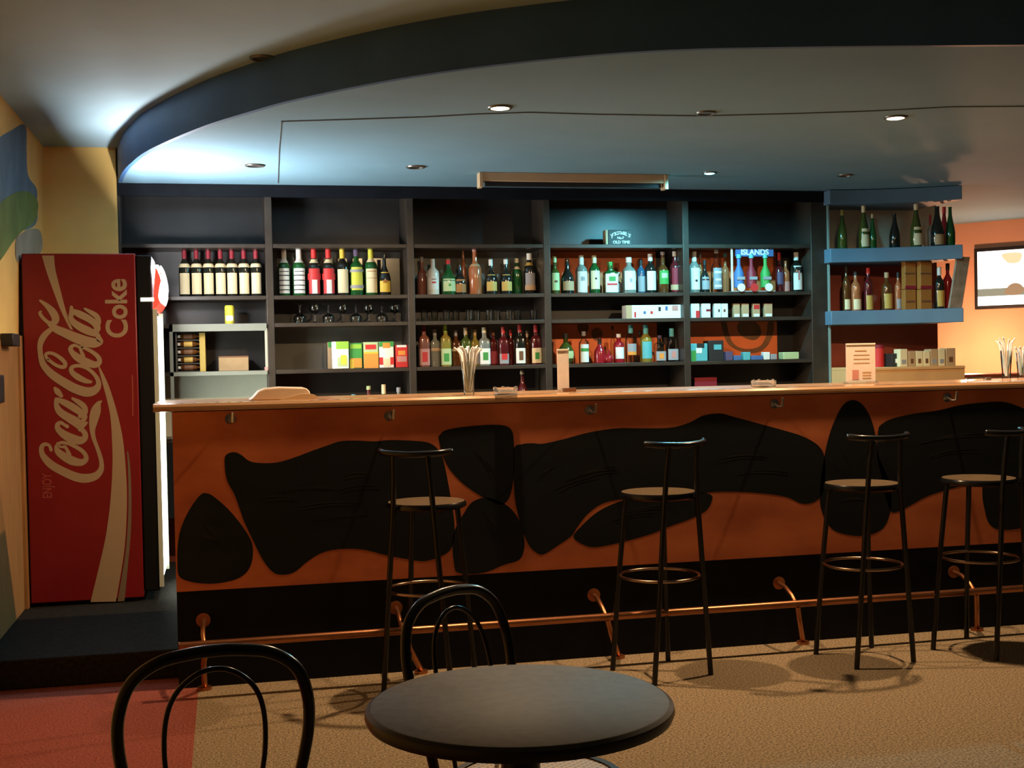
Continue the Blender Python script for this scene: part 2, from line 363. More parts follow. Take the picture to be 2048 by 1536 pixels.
for px, py in [(460,838),(778,832),(1178,820),(1548,808),(1893,795)]:
    q = at(px, py, YB); x, z = q[0], q[2]
    mb = MB(); mb.tube([bl((x, YB, z)), bl((x, YB-.006, z))], .022, 16)
    mb.tube([bl((x, YB-.004, z)), bl((x, YB-.05, z-.012)), bl((x+.01, YB-.065, z-.01)), bl((x+.012, YB-.07, z+.03))], .006, 8)
    mb.build('bag_hook', M['steel'], bar)

# ================================================================== BACK-BAR SHELVING
unit = thing('back_bar_shelving', (1.7, YS, ZP), 'dark wall-wide shelving unit of five bays behind the bar', 'shelving')
def ul(p): return (p[0]-1.7, p[1]-YS, p[2]-ZP)
XD = [at(246,500,YS)[0]-.03, at(538,500,YS)[0], at(821,500,YS)[0], at(1094,500,YS)[0], at(1372,500,YS)[0], at(1638,500,YS)[0]]
YK = YS+.31
Z3, Z4, Z5, Z6 = at(800,589,YS)[2], at(800,643,YS)[2], at(800,735,YS)[2], .92
Z2 = at(800,488,YS)[2]
for i, x in enumerate(XD):
    hw = .022 if i < 5 else .058
    MB().box(ul((x-hw, YS, ZP)), ul((x+hw, YK, ZC-.002))).build('side_panel', M['unit'], unit, bevel=.003)
mb = MB().box(ul((XD[5]+.06, YS-.012, ZP)), ul((XD[5]+.072, YS+.02, ZC-.002))); mb.build('edge_trim', mat('grey_green_trim', (.24, .33, .30), .45), unit)
mb = MB().box(ul((XD[0]-.03, YS-.008, ZC-.075)), ul((XD[5]+.05, YS+.02, ZC-.003))); mb.build('top_rail', M['plinth'], unit)
for i in range(5):
    a, c = XD[i]+(.022), XD[i+1]-(.022 if i < 4 else .058)
    for z in (Z2, Z3, Z4, Z5, Z6):
        MB().box(ul((a, YS+.004, z-.024)), ul((c, YK, z))).build('shelf_board', M['unit'], unit, bevel=.002)
    zs = [Z6, Z5, Z4, Z3, Z2, ZC-.002]
    for j in range(5):
        mt = M['unit_in']
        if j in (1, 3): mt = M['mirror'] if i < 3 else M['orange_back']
        if i == 0 and j in (1, 3): mt = M['unit_in']
        if i == 0 and j == 0: mt = M['pale']
        mb = MB()
        x1 = c
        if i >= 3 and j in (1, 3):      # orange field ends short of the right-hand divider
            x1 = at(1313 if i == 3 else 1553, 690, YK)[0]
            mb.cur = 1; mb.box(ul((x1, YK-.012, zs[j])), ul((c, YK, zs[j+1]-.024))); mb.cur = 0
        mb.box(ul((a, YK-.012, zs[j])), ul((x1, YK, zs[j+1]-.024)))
        ms = [mt, M['unit_in'], M['ring']]  # last slot colours the brown ring and blotches on the orange field
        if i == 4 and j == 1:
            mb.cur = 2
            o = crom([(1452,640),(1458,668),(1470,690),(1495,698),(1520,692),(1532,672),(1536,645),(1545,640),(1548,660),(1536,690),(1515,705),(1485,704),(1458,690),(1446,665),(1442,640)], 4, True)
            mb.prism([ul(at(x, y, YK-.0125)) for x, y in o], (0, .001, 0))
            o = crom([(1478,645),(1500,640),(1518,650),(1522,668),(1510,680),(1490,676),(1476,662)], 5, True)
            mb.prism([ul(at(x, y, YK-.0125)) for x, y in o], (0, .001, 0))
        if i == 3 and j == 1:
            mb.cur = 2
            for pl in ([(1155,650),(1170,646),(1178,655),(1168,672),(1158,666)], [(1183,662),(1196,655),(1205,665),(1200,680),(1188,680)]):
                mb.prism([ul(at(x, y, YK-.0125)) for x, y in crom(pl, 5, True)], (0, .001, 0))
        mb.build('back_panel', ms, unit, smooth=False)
mb = MB().box(ul((XD[0]+.022, YS+.05, Z5-.024-.0)), ul((XD[0]+.03, YS+.06, Z5)))
a, c = at(338, 649, YS-.01), at(533, 661, YS-.01); b2 = at(347, 735, YS-.01)
mb = MB().box(ul((a[0], YS-.014, c[2])), ul((c[0], YS+.003, a[2]))); mb.box(ul((a[0], YS-.014, Z6)), ul((b2[0], YS+.003, a[2]))); mb.box(ul((a[0], YS-.014, Z5-.024)), ul((c[0], YS+.003, Z5)))
mb.build('cabinet_frame', mat('pale_frame', (.20, .21, .175), .4), unit)
# light tube standing at the right edge of the first bay
p = at(533, 652, YS+.03); q = at(533, 728, YS+.03)
t = thing('strip_light', (p[0], YS+.03, Z5), 'short pale strip light upright at the right end of the first bay', 'lamp')
MB().box((-.012, -.01, .02), (.012, .01, Z4-Z5-.03)).build('tube', glow('strip_glow', (1, .92, .66), .9), t, bevel=.004)
MB().lathe([(0, 0), (.018, 0), (.018, .02), (0, .02)], 12).build('end_cap', L['pink'], t)

# ------------------------------------------------------------------ bottles
SHAPES = {
 'wine': [(0,0),(.92,0),(1,.015),(1,.60),(.93,.66),(.55,.745),(.37,.80),(.34,.97),(.41,.972),(.41,1),(0,1)],
 'hock': [(0,0),(.94,0),(1,.015),(1,.36),(.86,.48),(.55,.66),(.38,.79),(.33,.97),(.38,.972),(.38,1),(0,1)],
 'liq':  [(0,0),(.93,0),(1,.015),(1,.60),(.90,.665),(.55,.73),(.38,.77),(.36,.99),(.36,1),(0,1)],
 'squat':[(0,0),(.93,0),(1,.02),(1,.40),(.88,.50),(.48,.64),(.30,.72),(.27,.97),(.33,.972),(.33,1),(0,1)],
 'tall': [(0,0),(.93,0),(1,.015),(1,.55),(.78,.62),(.45,.67),(.36,.72),(.33,.99),(.33,1),(0,1)],
 'gourd':[(0,0),(.55,0),(.85,.10),(1,.28),(.92,.48),(.55,.62),(.30,.70),(.27,1),(0,1)],
 'square':[(0,0),(.95,0),(1,.015),(1,.64),(.9,.68),(.42,.74),(.38,.78),(.36,1),(0,1)],
}
def prof_at(sh, z):
    P = SHAPES[sh]
    for (r0, a), (r1, b_) in zip(P, P[1:]):
        if a <= z <= b_ and b_ > a: return r0+(r1-r0)*(z-a)/(b_-a)
    return P[-2][0]
def bottle(px, top, wpx, zb, Y, sh, gl, label=None, cap=None, neck=None, txt='', group='', name='liquor_bottle', lz=(.10,.52), capz=.86, extra=None, cat='bottle', nz=(.70,.78)):
    Q = at(px, top, Y); h = Q[2]-zb; dep = np.dot(np.array([Q[0], Y, zb])-EYE, FW); R = wpx*dep/FPX/2
    t = thing(name, (Q[0], Y, zb), txt, cat, group)
    sq = 5.0 if sh == 'square' else 0
    P = [(r*R, z*h) for r, z in SHAPES[sh]]
    MB().lathe(P, 28 if sq else 22, sq=sq).build('glass_body', G[gl], t)
    if label:
        z0, z1 = lz; zz = [z0, (z0+z1)/2, z1]; pr = [(prof_at(sh, z)*R+.0012, z*h) for z in zz]
        a0, a1 = (math.radians(-90-54), math.radians(-90+54))
        mb = MB().lathe(pr, 20, a0=a0, a1=a1, sq=sq); ms = [L[label]]
        if extra:
            for (ec, e0, e1, hw) in extra:
                ms.append(L[ec]); mb.cur = len(ms)-1
                pe = [(prof_at(sh, z)*R+.0022, z*h) for z in (z0+(z1-z0)*e0, z0+(z1-z0)*e1)]
                mb.lathe(pe, 8, a0=math.radians(-90-hw), a1=math.radians(-90+hw), sq=sq)
        mb.build('label', ms, t)
    if neck:
        pr = [(prof_at(sh, z)*R+.0012, z*h) for z in (nz[0], (nz[0]+nz[1])/2, nz[1])]
        MB().lathe(pr, 16, sq=sq).build('neck_label', L[neck], t)
    if cap:
        rr = prof_at(sh, .95)*R+.0015
        MB().lathe([(rr*1.0, capz*h), (rr*1.06, capz*h), (rr*1.06, h*1.0), (rr*.9, h*1.004), (0, h*1.004)], 16).build('cap', L[cap], t)
    return t
YB2 = YS+.13
ordn = ['first', 'second', 'third', 'fourth', 'fifth', 'sixth', 'seventh', 'eighth', 'ninth', 'tenth', 'eleventh']
for i, px in enumerate((368, 392, 416, 440, 463, 487, 511)):
    bottle(px, 499, 22.5, Z3, YB2, 'wine', 'dark', 'cream', 'darkred', 'cream', f'dark red-capped wine bottle with cream label, {ordn[i]} from left in the row of seven', 'wine bottles in the first bay', 'wine_bottle', lz=(.06,.50), capz=.80, nz=(.62,.70))
g2 = 'liquor bottles on the second bay shelf'
lines = [('black',.12,.16,60),('black',.30,.34,70),('black',.5,.54,70),('black',.70,.74,60),('black',.86,.89,45)]
bottle(567, 497, 24, Z3, YB2, 'liq', 'green', 'white', 'white', 'white', 'white-capped green bottle with lined white label, leftmost of the second bay', g2, lz=(.06,.58), capz=.78, extra=lines)
bottle(597, 497, 26, Z3, YB2, 'liq', 'green', 'white', 'white', 'white', 'white-capped green bottle with lined white label, beside the red-capped bottles', g2, lz=(.06,.58), capz=.78, extra=lines)
redl = [('white',.0,.55,22),('red',.55,.8,70)]
bottle(627, 498, 26, Z3, YB2, 'liq', 'dark', 'red', 'red', 'cream', 'red-capped bottle with red and white label, left one of the pair', g2, lz=(.05,.58), capz=.80, extra=redl)
bottle(656, 498, 26, Z3, YB2, 'liq', 'dark', 'red', 'red', 'cream', 'red-capped bottle with red and white label, right one of the pair', g2, lz=(.05,.58), capz=.80, extra=redl)
bottle(684, 496, 25, Z3, YB2, 'liq', 'dark', 'cream', 'yellow', None, 'orange-yellow-capped dark bottle with plain cream label in the second bay', g2, lz=(.06,.55), capz=.78)
bottle(712, 500, 27, Z3, YB2, 'liq', 'green', 'lemon', 'purple', None, 'purple-capped green bottle with bright yellow label and pale bands', g2, lz=(.12,.62), capz=.86, extra=[('grey',.08,.22,85),('grey',.78,.90,85)])
bottle(741, 496, 26, Z3, YB2, 'liq', 'green', 'cream', 'lemon', 'cream', 'tall bottle with yellow cap and pale yellow label in the second bay', g2, lz=(.06,.56), capz=.76, extra=[('amber',.88,.91,40),('amber',.6,.62,50)])
bottle(768, 508, 25, Z3, YB2, 'squat', 'dark', 'yellow', None, None, 'short dark bottle with deep yellow label, rightmost of the second bay', g2, lz=(.08,.56), extra=[('amber',.45,.60,20)])
g3 = 'liquor bottles on the third bay upper shelf'
bottle(843, 514, 19, Z3, YB2+.05, 'tall', 'pinkl', None, 'grey', None, 'slim dull pink bottle at the far left of the third bay', g3, capz=.88)
bottle(865, 518, 25, Z3, YB2, 'liq', 'white', 'white', None, None, 'opaque white bottle with a small red mark', g3, lz=(.15,.5), extra=[('red',.5,.62,18),('brown',.78,.84,20)])
bottle(896, 517, 30, Z3, YB2, 'squat', 'green', 'palegreen', 'red', None, 'green bottle with red cap and pale oval label', g3, lz=(.10,.44), capz=.84, extra=[('green',.4,.6,8)])
bottle(926, 490, 12, Z3, YB2+.07, 'tall', 'copperc', None, 'red', None, 'thin tall amber bottle with red top behind the others', g3, capz=.93)
bottle(919, 528, 26, Z3, YB2, 'squat', 'dark', 'amber', None, None, 'stout dark bottle with golden label in front of the thin amber bottle', g3, lz=(.08,.50))
bottle(949, 496, 26, Z3, YB2, 'tall', 'copperc', None, 'pink', 'tan', 'tall copper-coloured bottle in the middle of the third bay', g3, capz=.92, nz=(.60,.66))
bottle(981, 517, 25, Z3, YB2, 'squat', 'dark', 'gold', 'white', None, 'dark bottle with gold label and silver cap, left of two alike', g3, lz=(.10,.55), capz=.80)
bottle(1011, 517, 25, Z3, YB2, 'squat', 'dark', 'gold', 'white', None, 'dark bottle with gold label and silver cap, right of two alike', g3, lz=(.10,.55), capz=.84)
bottle(1033, 517, 20, Z3, YB2+.03, 'liq', 'green', None, 'cream', 'cream', 'thin dark green bottle with cream cap in the third bay', g3, capz=.88)
bottle(1058, 507, 24, Z3, YB2, 'liq', 'dark', 'grey', 'white', 'gold', 'white-capped bottle with grey label, rightmost of the third bay', g3, lz=(.10,.52), capz=.84, extra=[('tan',.0,.3,60)])
g4 = 'liquor bottles on the fourth bay upper shelf'
bottle(1109, 513, 19, Z3, YB2, 'tall', 'olive', 'palegreen', 'palegreen', None, 'slim bottle with pale green label, leftmost of the fourth bay', g4, lz=(.10,.56), capz=.84, extra=[('brown',.45,.57,18)])
bottle(1134, 518, 27, Z3, YB2, 'squat', 'dark', 'tan', None, None, 'round-shouldered dark bottle with low tan label', g4, lz=(.10,.36))
bottle(1162, 511, 24, Z3, YB2, 'liq', 'grey', 'white', 'white', None, 'white-capped bottle with silvery white label in the fourth bay', g4, lz=(.04,.58), capz=.72, extra=[('grey',.55,.75,18)])
bottle(1188, 511, 22, Z3, YB2, 'liq', 'green', 'cream', 'cream', None, 'cream-capped green bottle with cream label in the fourth bay', g4, lz=(.12,.60), capz=.80, extra=[('black',.52,.62,10)])
bottle(1220, 524, 27, Z3, YB2, 'square', 'green', 'white', 'green', None, 'square green bottle with white label and red band', g4, lz=(.04,.62), capz=.88, extra=[('red',.38,.48,38),('green',.6,.85,26)])
bottle(1238, 545, 12, Z3, YB2+.05, 'liq', 'clear', 'grey', 'white', None, 'tiny clear bottle beside the square green bottle', g4, lz=(.1,.5), capz=.84)
bottle(1257, 515, 28, Z3, YB2, 'liq', 'grey', 'white', 'white', None, 'broad bottle with large white label in the fourth bay', g4, lz=(.10,.62), capz=.86, extra=[('grey',.4,.6,10)])
bottle(1281, 518, 18, Z3, YB2+.03, 'liq', 'blue', 'grey', 'black', None, 'black-capped bluish bottle with grey label', g4, lz=(.06,.5), capz=.80)
bottle(1300, 508, 22, Z3, YB2, 'liq', 'dark', 'white', 'white', None, 'dark bottle with plain white label beside the bluish bottle', g4, lz=(.08,.56), capz=.82)
bottle(1325, 504, 23, Z3, YB2, 'tall', 'amber', 'green', 'grey', None, 'amber bottle with green shield label in the fourth bay', g4, lz=(.22,.55), capz=.93, extra=[('palegreen',.45,.8,30)])
bottle(1349, 503, 21, Z3, YB2, 'liq', 'maroon', 'darkred', 'white', None, 'dark red bottle with white cap, rightmost of the fourth bay', g4, lz=(.05,.6), capz=.88, extra=[('tan',.05,.28,70)])
g5 = 'liquor bottles on the fifth bay upper shelf'
bottle(1388, 503, 22, Z3, YB2, 'liq', 'grey', 'white', 'white', None, 'white-capped bottle with white label, leftmost of the fifth bay', g5, lz=(.08,.60), capz=.76, extra=[('black',.36,.46,12)])
bottle(1409, 520, 19, Z3, YB2-.02, 'squat', 'dark', 'grey', 'black', None, 'black bottle with grey label in the fifth bay', g5, lz=(.10,.48), capz=.84)
bottle(1400, 506, 12, Z3, YB2+.08, 'tall', 'copperc', None, 'grey', None, 'thin amber bottle standing behind the black bottle', g5, capz=.88)
bottle(1432, 496, 22, Z3, YB2, 'tall', 'clear', 'grey', 'white', None, 'clear bottle with patterned grey label in the fifth bay', g5, lz=(.08,.55), capz=.88, extra=[('white',.1,.2,40),('white',.4,.5,30),('white',.75,.85,40)])
bottle(1450, 506, 16, Z3, YB2+.05, 'tall', 'copperc', None, 'teal', None, 'slim orange bottle beside the display stand', g5, capz=.90)
bottle(1558, 505, 17, Z3, YB2+.02, 'tall', 'maroon', 'purple', 'red', None, 'slim red-topped bottle right of the display stand', g5, lz=(.2,.5), capz=.80)
bottle(1571, 522, 16, Z3, YB2+.04, 'liq', 'copperc', 'pink', None, None, 'small amber bottle beside the white-labelled bottle', g5, lz=(.05,.35))
bottle(1592, 505, 23, Z3, YB2, 'liq', 'dark', 'white', 'white', None, 'bottle with tall white label, rightmost of the fifth bay', g5, lz=(.06,.66), capz=.80, extra=[('pink',.4,.8,10)])
# display stand with header sign and three round badges
p = at(1504, 580, YS+.03); t = thing('display_stand', (p[0], YS+.03, Z3), 'small display stand with teal header sign holding three coloured miniatures', 'display stand')
def loc_(px, py, Y=YS+.03): q = at(px, py, Y); return (q[0]-p[0], 0, q[2]-Z3)
a = loc_(1471, 513); c = loc_(1546, 497)
MB().box((a[0], -.006, a[2]), (c[0], .006, c[2])).build('header_sign', L['blue'], t)
text_mesh('ISLANDS', .052, L['white'], 'header_lettering', t, Matrix.Translation(((a[0]+c[0])/2, -.0075, (a[2]+c[2])/2)) @ FACE, .0015, xs=1.0)
a = loc_(1463, 585); MB().box((a[0], -.004, 0), (a[0]+.012, .004, c[2])).build('side_post', L['white'], t)
MB().box((a[0], -.03, 0), (c[0], .03, .006)).build('base_tray', L['grey'], t)
for px, nm, body in ((1478,'blue',L['blue']),(1503,'red',L['darkred']),(1531,'green',L['green'])):
    a = loc_(px, 560); R = .034
    mb = MB().lathe([(0,.03),(R,.03),(R,.125),(R*.55,.16),(R*.35,.18),(R*.35,.23),(0,.23)], 18, c=(a[0], 0, 0)); mini = mb.build('miniature_bottle', body, t); mini['label'] = nm+' miniature bottle'
    MB().lathe([(R*.5,.225),(R*.5,.25),(0,.252)], 14, c=(a[0],0,0)).build('cap', L['teal'], mini)
    MB().box((a[0]-R*.8, -R-.003, .08), (a[0]+R*.8, -R+.002, .10)).build('label', L['grey'], mini)
for px, col in ((1478,'white'),(1504,'red'),(1533,'white')):
    a = loc_(px, 580); mb = MB(); mb.tube([(a[0], -.042, .028), (a[0], -.036, .028)], .027, 20); mb.build('round_badge', L[col], t)

# small black carton on the shelf above
p = at(1241, 480, YS+.08); t = thing('carton', (p[0], YS+.08, Z2), 'small black carton with white arched lettering alone on the top shelf', 'box')
hw = 26*8.0/FPX; hh = at(1241, 460, YS+.08)[2]-Z2
MB().box((-hw, 0, 0), (hw, .07, hh)).build('box_body', L['black'], t, bevel=.002)
MB().box((-hw-.016, .004, 0), (-hw-.001, .066, hh)).build('end_flap', L['tan'], t)
for i, ch in enumerate("JACK DANIEL'S"):
    u = (i-6)/6; text_mesh(ch, .030, L['white'], 'lettering', t, Matrix.Translation((u*.062, -.001, hh*.80-.018*u*u)) @ FACE @ Matrix.Rotation(-u*.42, 4, 'Z'), .0006)
text_mesh('No.7', .022, L['white'], 'lettering', t, Matrix.Translation((0, -.001, hh*.48)) @ FACE, .0006)
text_mesh('OLD TIME', .026, L['white'], 'lettering', t, Matrix.Translation((.005, -.001, hh*.2)) @ FACE, .0006)

# third row: glasses, packs
def stem(px, up, i, label):
    q = at(px, 640, YS+.12); t = thing('stemmed_glass', (q[0], YS+.12, Z4), label, 'glass', 'stemmed glasses in the second bay')
    h = at(px, 608, YS+.12)[2]-Z4; s = h/.11
    P = [(0,0),(.030,0),(.031,.002),(.006,.008),(.004,.02),(.004,.05),(.012,.056),(.032,.07),(.036,.085),(.030,.109),(.028,.109),(.034,.085),(.030,.072),(.010,.059),(0,.057)]
    P = [(r*s, z*s) for r, z in P]
    if not up: P = [(r, h-z) for r, z in P]
    MB().lathe(P, 20).build('glass_bowl', G['clear'], t)
for i, px in enumerate((600, 630, 657, 686, 712, 738, 764, 790)):
    stem(px, i % 2 == 1, i, f'clear stemmed glass standing {"upright" if i%2 else "upside down"} in second bay, {ordn[i]} from left')
for i, px in enumerate((849, 872, 893, 915, 939, 957, 979, 997, 1018, 1038, 1067)):
    q = at(px, 640, YS+.12); t = thing('shot_glass', (q[0], YS+.12+(.05 if i % 2 else 0), Z4), f'small clear tumbler in the third bay, {ordn[i]} from left', 'glass', 'small tumblers in the third bay')
    h = (at(px, 620, YS+.12)[2]-Z4)
    MB().lathe([(0,0),(.020,0),(.024,h),(.022,h),(.018,.012),(0,.012)], 18).build('tumbler', G['clear'], t)
def box_thing(name, x0, x1, top, zb, Y, dep, mt, label, cat, group=None, patches=(), rz=0):
    a = at(x0, top, Y); b_ = at(x1, top, Y); cx = (a[0]+b_[0])/2; hw = (b_[0]-a[0])/2; h = (a[2]+b_[2])/2-zb
    t = thing(name, (cx, Y, zb), label, cat, group, rz)
    MB().box((-hw, 0, 0), (hw, dep, h)).build('box_body', mt, t, bevel=min(.003, hw*.2))
    for ip, (u0, v0, u1, v1, pm) in enumerate(patches):
        MB().box((-hw+2*hw*u0, -.0012-.0004*ip, h*v0), (-hw+2*hw*u1, .001, h*v1)).build('print', pm, t)
    return t
# yellow can
q = at(459, 627, YS+.1); t = thing('drink_can', (q[0], YS+.1, Z4), 'yellow drink can alone in the first bay above the bottle rack', 'can')
h = at(459, 611, YS+.1)[2]-Z4
MB().lathe([(0,0),(.024,0),(.029,.008),(.029,h-.01),(.024,h),(0,h)], 20).build('can_body', L['lemon'], t); MB().lathe([(.0295,.02),(.0295,h*.45)], 16, a0=math.radians(-140), a1=math.radians(-40)).build('label', L['white'], t)
gc = 'cigarette packs on the glass shelf'
box_thing('cigarette_carton', 1252, 1367, 610, Z4, YS+.06, .09, L['white'], 'long white cigarette carton with small coloured prints in the fourth bay', 'carton', None,
          [(0,0,.10,1,L['tan']),(.14,.1,.17,.5,L['red']),(.3,.35,.34,.55,L['blue']),(.42,.35,.46,.55,L['red']),(.56,.55,.60,.85,L['black']),(.68,.6,.72,.9,L['blue']),(.8,.6,.9,.95,L['pink'])])
box_thing('cigarette_pack', 1382, 1399, 607, Z4, YS+.06, .03, L['white'], 'white cigarette pack with red corner, leftmost in the fifth bay', 'cigarette pack', gc, [(.55,.0,1,.5,L['red'])])
box_thing('cigarette_pack', 1403, 1421, 607, Z4, YS+.06, .03, L['white'], 'white cigarette pack with dark slanted mark', 'cigarette pack', gc, [(.5,.45,1,.6,L['darkred'])])
box_thing('cigarette_pack', 1428, 1442, 607, Z4, YS+.06, .03, L['white'], 'white pack with black dot, left of two side by side', 'cigarette pack', gc, [(.6,.4,.8,.6,L['black'])])
box_thing('cigarette_pack', 1443, 1456, 607, Z4, YS+.06, .03, L['white'], 'white pack with black dot, right of two side by side', 'cigarette pack', gc, [(.3,.4,.6,.6,L['brown'])])
for x0, x1, s in ((1467,1480,'leftmost beside the white packs'),(1484,1498,'second below the display stand'),(1506,1520,'third with red top'),(1529,1545,'rightmost of the tan packs')):
    box_thing('cigarette_pack', x0, x1, 607, Z4, YS+.07, .03, L['tan'], 'tan cigarette pack, '+s, 'cigarette pack', gc, [(.1,.05,.9,.25,L['white'])]+([(.1,.6,.9,.9,L['red'])] if 'third' in s else []))

# fourth row: rack, cartons, bottles
q = at(378, 735, YS+.12); xx = (at(352, 735, YS+.1)[0], at(412, 735, YS+.1)[0])
t = thing('bottle_rack', (xx[0], YS+.06, Z5), 'small wooden rack of lying bottles with a yellow side panel in the first bay', 'rack')
hr = at(378, 666, YS+.1)[2]-Z5; wr = xx[1]-xx[0]
MB().box((wr-.035, 0, 0), (wr, .2, hr)).build('side_panel', M['goldwood'], t, bevel=.002)
MB().box((0, .0, 0), (.012, .2, hr)).build('side_panel', M['unit'], t, bevel=.002)
for i in range(5): MB().box((.012, .02, i*hr/5), (wr-.035, .2, i*hr/5+.006)).build('rack_shelf', M['unit'], t)
for i in range(5):
    zc = (i+.5)*hr/5+.003; b = thing('wine_bottle', (xx[0]+.03, YS+.10, Z5+zc), f'dark bottle lying in the small rack, {ordn[i]} level from the bottom', 'bottle', 'bottles lying in the rack')
    P = [(r*.018, z*.13) for r, z in SHAPES['wine']]
    o = MB().lathe(P, 14).build('glass_body', G['amber'], b); o.rotation_euler = (0, math.radians(90), 0)
    o = MB().lathe([(0,.0),(.010,.0),(.010,.016),(0,.017)], 12).build('cap', L['white'], b); o.rotation_euler = (0, math.radians(-90), 0)
    o = MB().lathe([(.0185,.02),(.0185,.07)], 14).build('label', L['gold' if i % 2 else 'brown'], b); o.rotation_euler = (0, math.radians(90), 0)
box_thing('cardboard_box', 437, 497, 712, Z5, YS+.10, .14, M['card'], 'low brown cardboard box right of the bottle rack', 'box', None, [(.0,.9,1,1,L['brown'])])
gj = 'juice cartons in the second bay'
box_thing('juice_carton', 665, 697, 683, Z5, YS+.05, .09, L['white'], 'white and lime juice carton with a pear print, front left of the cartons', 'carton', gj, [(.22,.72,1,1,L['lime']),(.30,.08,.9,.42,L['palegreen']),(.5,.15,.85,.5,L['lemon'])])
box_thing('juice_carton', 656, 663, 684, Z5, YS+.16, .07, L['tan'], 'juice carton with tan side standing behind the pear carton', 'carton', gj, [(0,.8,1,1,L['green'])])
box_thing('juice_carton', 699, 724, 686, Z5, YS+.07, .09, L['green'], 'dark green juice carton with an orange print', 'carton', gj, [(.05,.78,.95,.95,L['lime']),(.05,.03,.95,.4,L['orange']),(.0,.0,.3,.35,L['yellow'])])
box_thing('juice_carton', 727, 756, 684, Z5, YS+.06, .09, L['palegreen'], 'juice carton with large orange print and red patch', 'carton', gj, [(.0,.0,1,.55,L['orange']),(.12,.72,.85,.9,L['red']),(0,.55,1,.62,L['yellow'])])
box_thing('juice_carton', 758, 787, 683, Z5, YS+.06, .09, L['white'], 'white juice carton with green top and red bottom corners', 'carton', gj, [(.0,.80,1,1,L['green']),(.25,.75,.75,.95,L['orange']),(0,.12,.25,.4,L['red']),(.75,.12,1,.4,L['red']),(.3,.05,.75,.35,L['cream'])])
box_thing('juice_carton', 791, 815, 690, Z5, YS+.06, .09, L['red'], 'smaller red juice carton, rightmost of the cartons', 'carton', gj, [(.1,.9,.9,1,L['white']),(.2,.55,.8,.75,L['orange']),(.1,.25,.9,.5,L['pink'])])
g6 = 'liquor bottles on the third bay lower shelf'
B = lambda *a, **k: bottle(*a, **k)
B(847, 648, 21, Z5, YB2, 'square', 'pinkl', 'pink', 'darkred', None, 'square pink bottle with dark red cap, leftmost of the lower shelf', g6, lz=(.04,.42), capz=.80, extra=[('red',.2,.8,25)])
B(869, 659, 19, Z5, YB2+.03, 'square', 'grey', 'tan', 'grey', None, 'square clear-brown bottle with grey cap beside the pink bottle', g6, lz=(.42,.50), capz=.84)
B(890, 648, 21, Z5, YB2, 'square', 'yellowl', 'palegreen', 'lime', None, 'square yellow-green bottle with bright lime cap', g6, lz=(.04,.42), capz=.80, extra=[('green',.2,.7,25)])
B(911, 661, 18, Z5, YB2+.03, 'square', 'amber', 'tan', 'grey', None, 'square brown bottle beside the lime-capped bottle', g6, lz=(.42,.48), capz=.84)
B(931, 656, 19, Z5, YB2, 'square', 'olive', 'grey', 'tan', None, 'square olive bottle behind the glass of white straws', g6, lz=(.05,.4), capz=.82)
B(949, 660, 18, Z5, YB2+.03, 'square', 'yellowl', 'grey', 'tan', None, 'square dull yellow bottle right of the straw glass', g6, lz=(.05,.4), capz=.84)
B(968, 655, 21, Z5, YB2, 'square', 'grey', 'white', 'cream', None, 'square pale bottle with white label and green print', g6, lz=(.04,.45), capz=.86, extra=[('green',.25,.75,25)])
B(986, 660, 15, Z5, YB2+.04, 'square', 'maroon', 'darkred', 'brown', None, 'narrow dark red bottle next to the pale square bottle', g6, lz=(.05,.4), capz=.84)
B(1006, 654, 19, Z5, YB2, 'square', 'maroon', 'grey', 'red', None, 'dark red bottle with red cap and bluish label', g6, lz=(.04,.30), capz=.82, extra=[('red',.4,1,30)])
B(1021, 660, 12, Z5, YB2+.05, 'liq', 'maroon', None, 'red', None, 'thin dark red bottle between two larger ones', g6, capz=.84)
B(1039, 650, 20, Z5, YB2, 'square', 'dark', 'white', 'red', None, 'dark bottle with red cap and white label, brown print', g6, lz=(.04,.42), capz=.82, extra=[('brown',.2,.8,22)])
B(1071, 650, 20, Z5, YB2, 'square', 'maroon', 'cream', 'red', None, 'dark bottle with cream label and green print, rightmost of third bay', g6, lz=(.04,.42), capz=.82, extra=[('green',.25,.7,22)])
B(1054, 662, 12, Z5, YB2+.06, 'liq', 'amber', None, 'tan', None, 'thin brown bottle left of the rightmost dark bottle', g6, capz=.84)
g7 = 'liquor bottles on the fourth bay lower shelf'
B(1131, 667, 33, Z5, YB2, 'gourd', 'olive', 'palegreen', 'black', None, 'round gourd-shaped bottle with black cap behind the menu stand', g7, lz=(.18,.42), capz=.84)
B(1167, 663, 20, Z5, YB2, 'liq', 'clear', 'white', 'grey', None, 'clear bottle with white label and green band in the fourth bay', g7, lz=(.04,.60), capz=.86, extra=[('green',.6,.78,50)])
B(1199, 675, 24, Z5, YB2, 'squat', 'red', None, 'black', None, 'bright red bottle with black top in the fourth bay', g7, capz=.74)
B(1217, 700, 20, Z5, YB2-.03, 'gourd', 'red', None, None, None, 'small round red bottle in front of the bright red bottle', g7)
B(1237, 668, 21, Z5, YB2, 'liq', 'red', 'white', 'white', None, 'red bottle with wide white label in the fourth bay', g7, lz=(.14,.54), capz=.88)
B(1225, 652, 9, Z5, YB2+.08, 'tall', 'clear', None, 'black', None, 'thin clear black-capped bottle behind the red bottles', g7, capz=.90)
B(1261, 650, 22, Z5, YB2, 'liq', 'clear', 'grey', 'teal', None, 'clear bottle with teal cap and grey label', g7, lz=(.2,.5), capz=.78, extra=[('orange',.0,.3,50)])
B(1279, 662, 10, Z5, YB2+.06, 'tall', 'clear', None, 'black', None, 'thin clear bottle between two teal-capped bottles', g7, capz=.88)
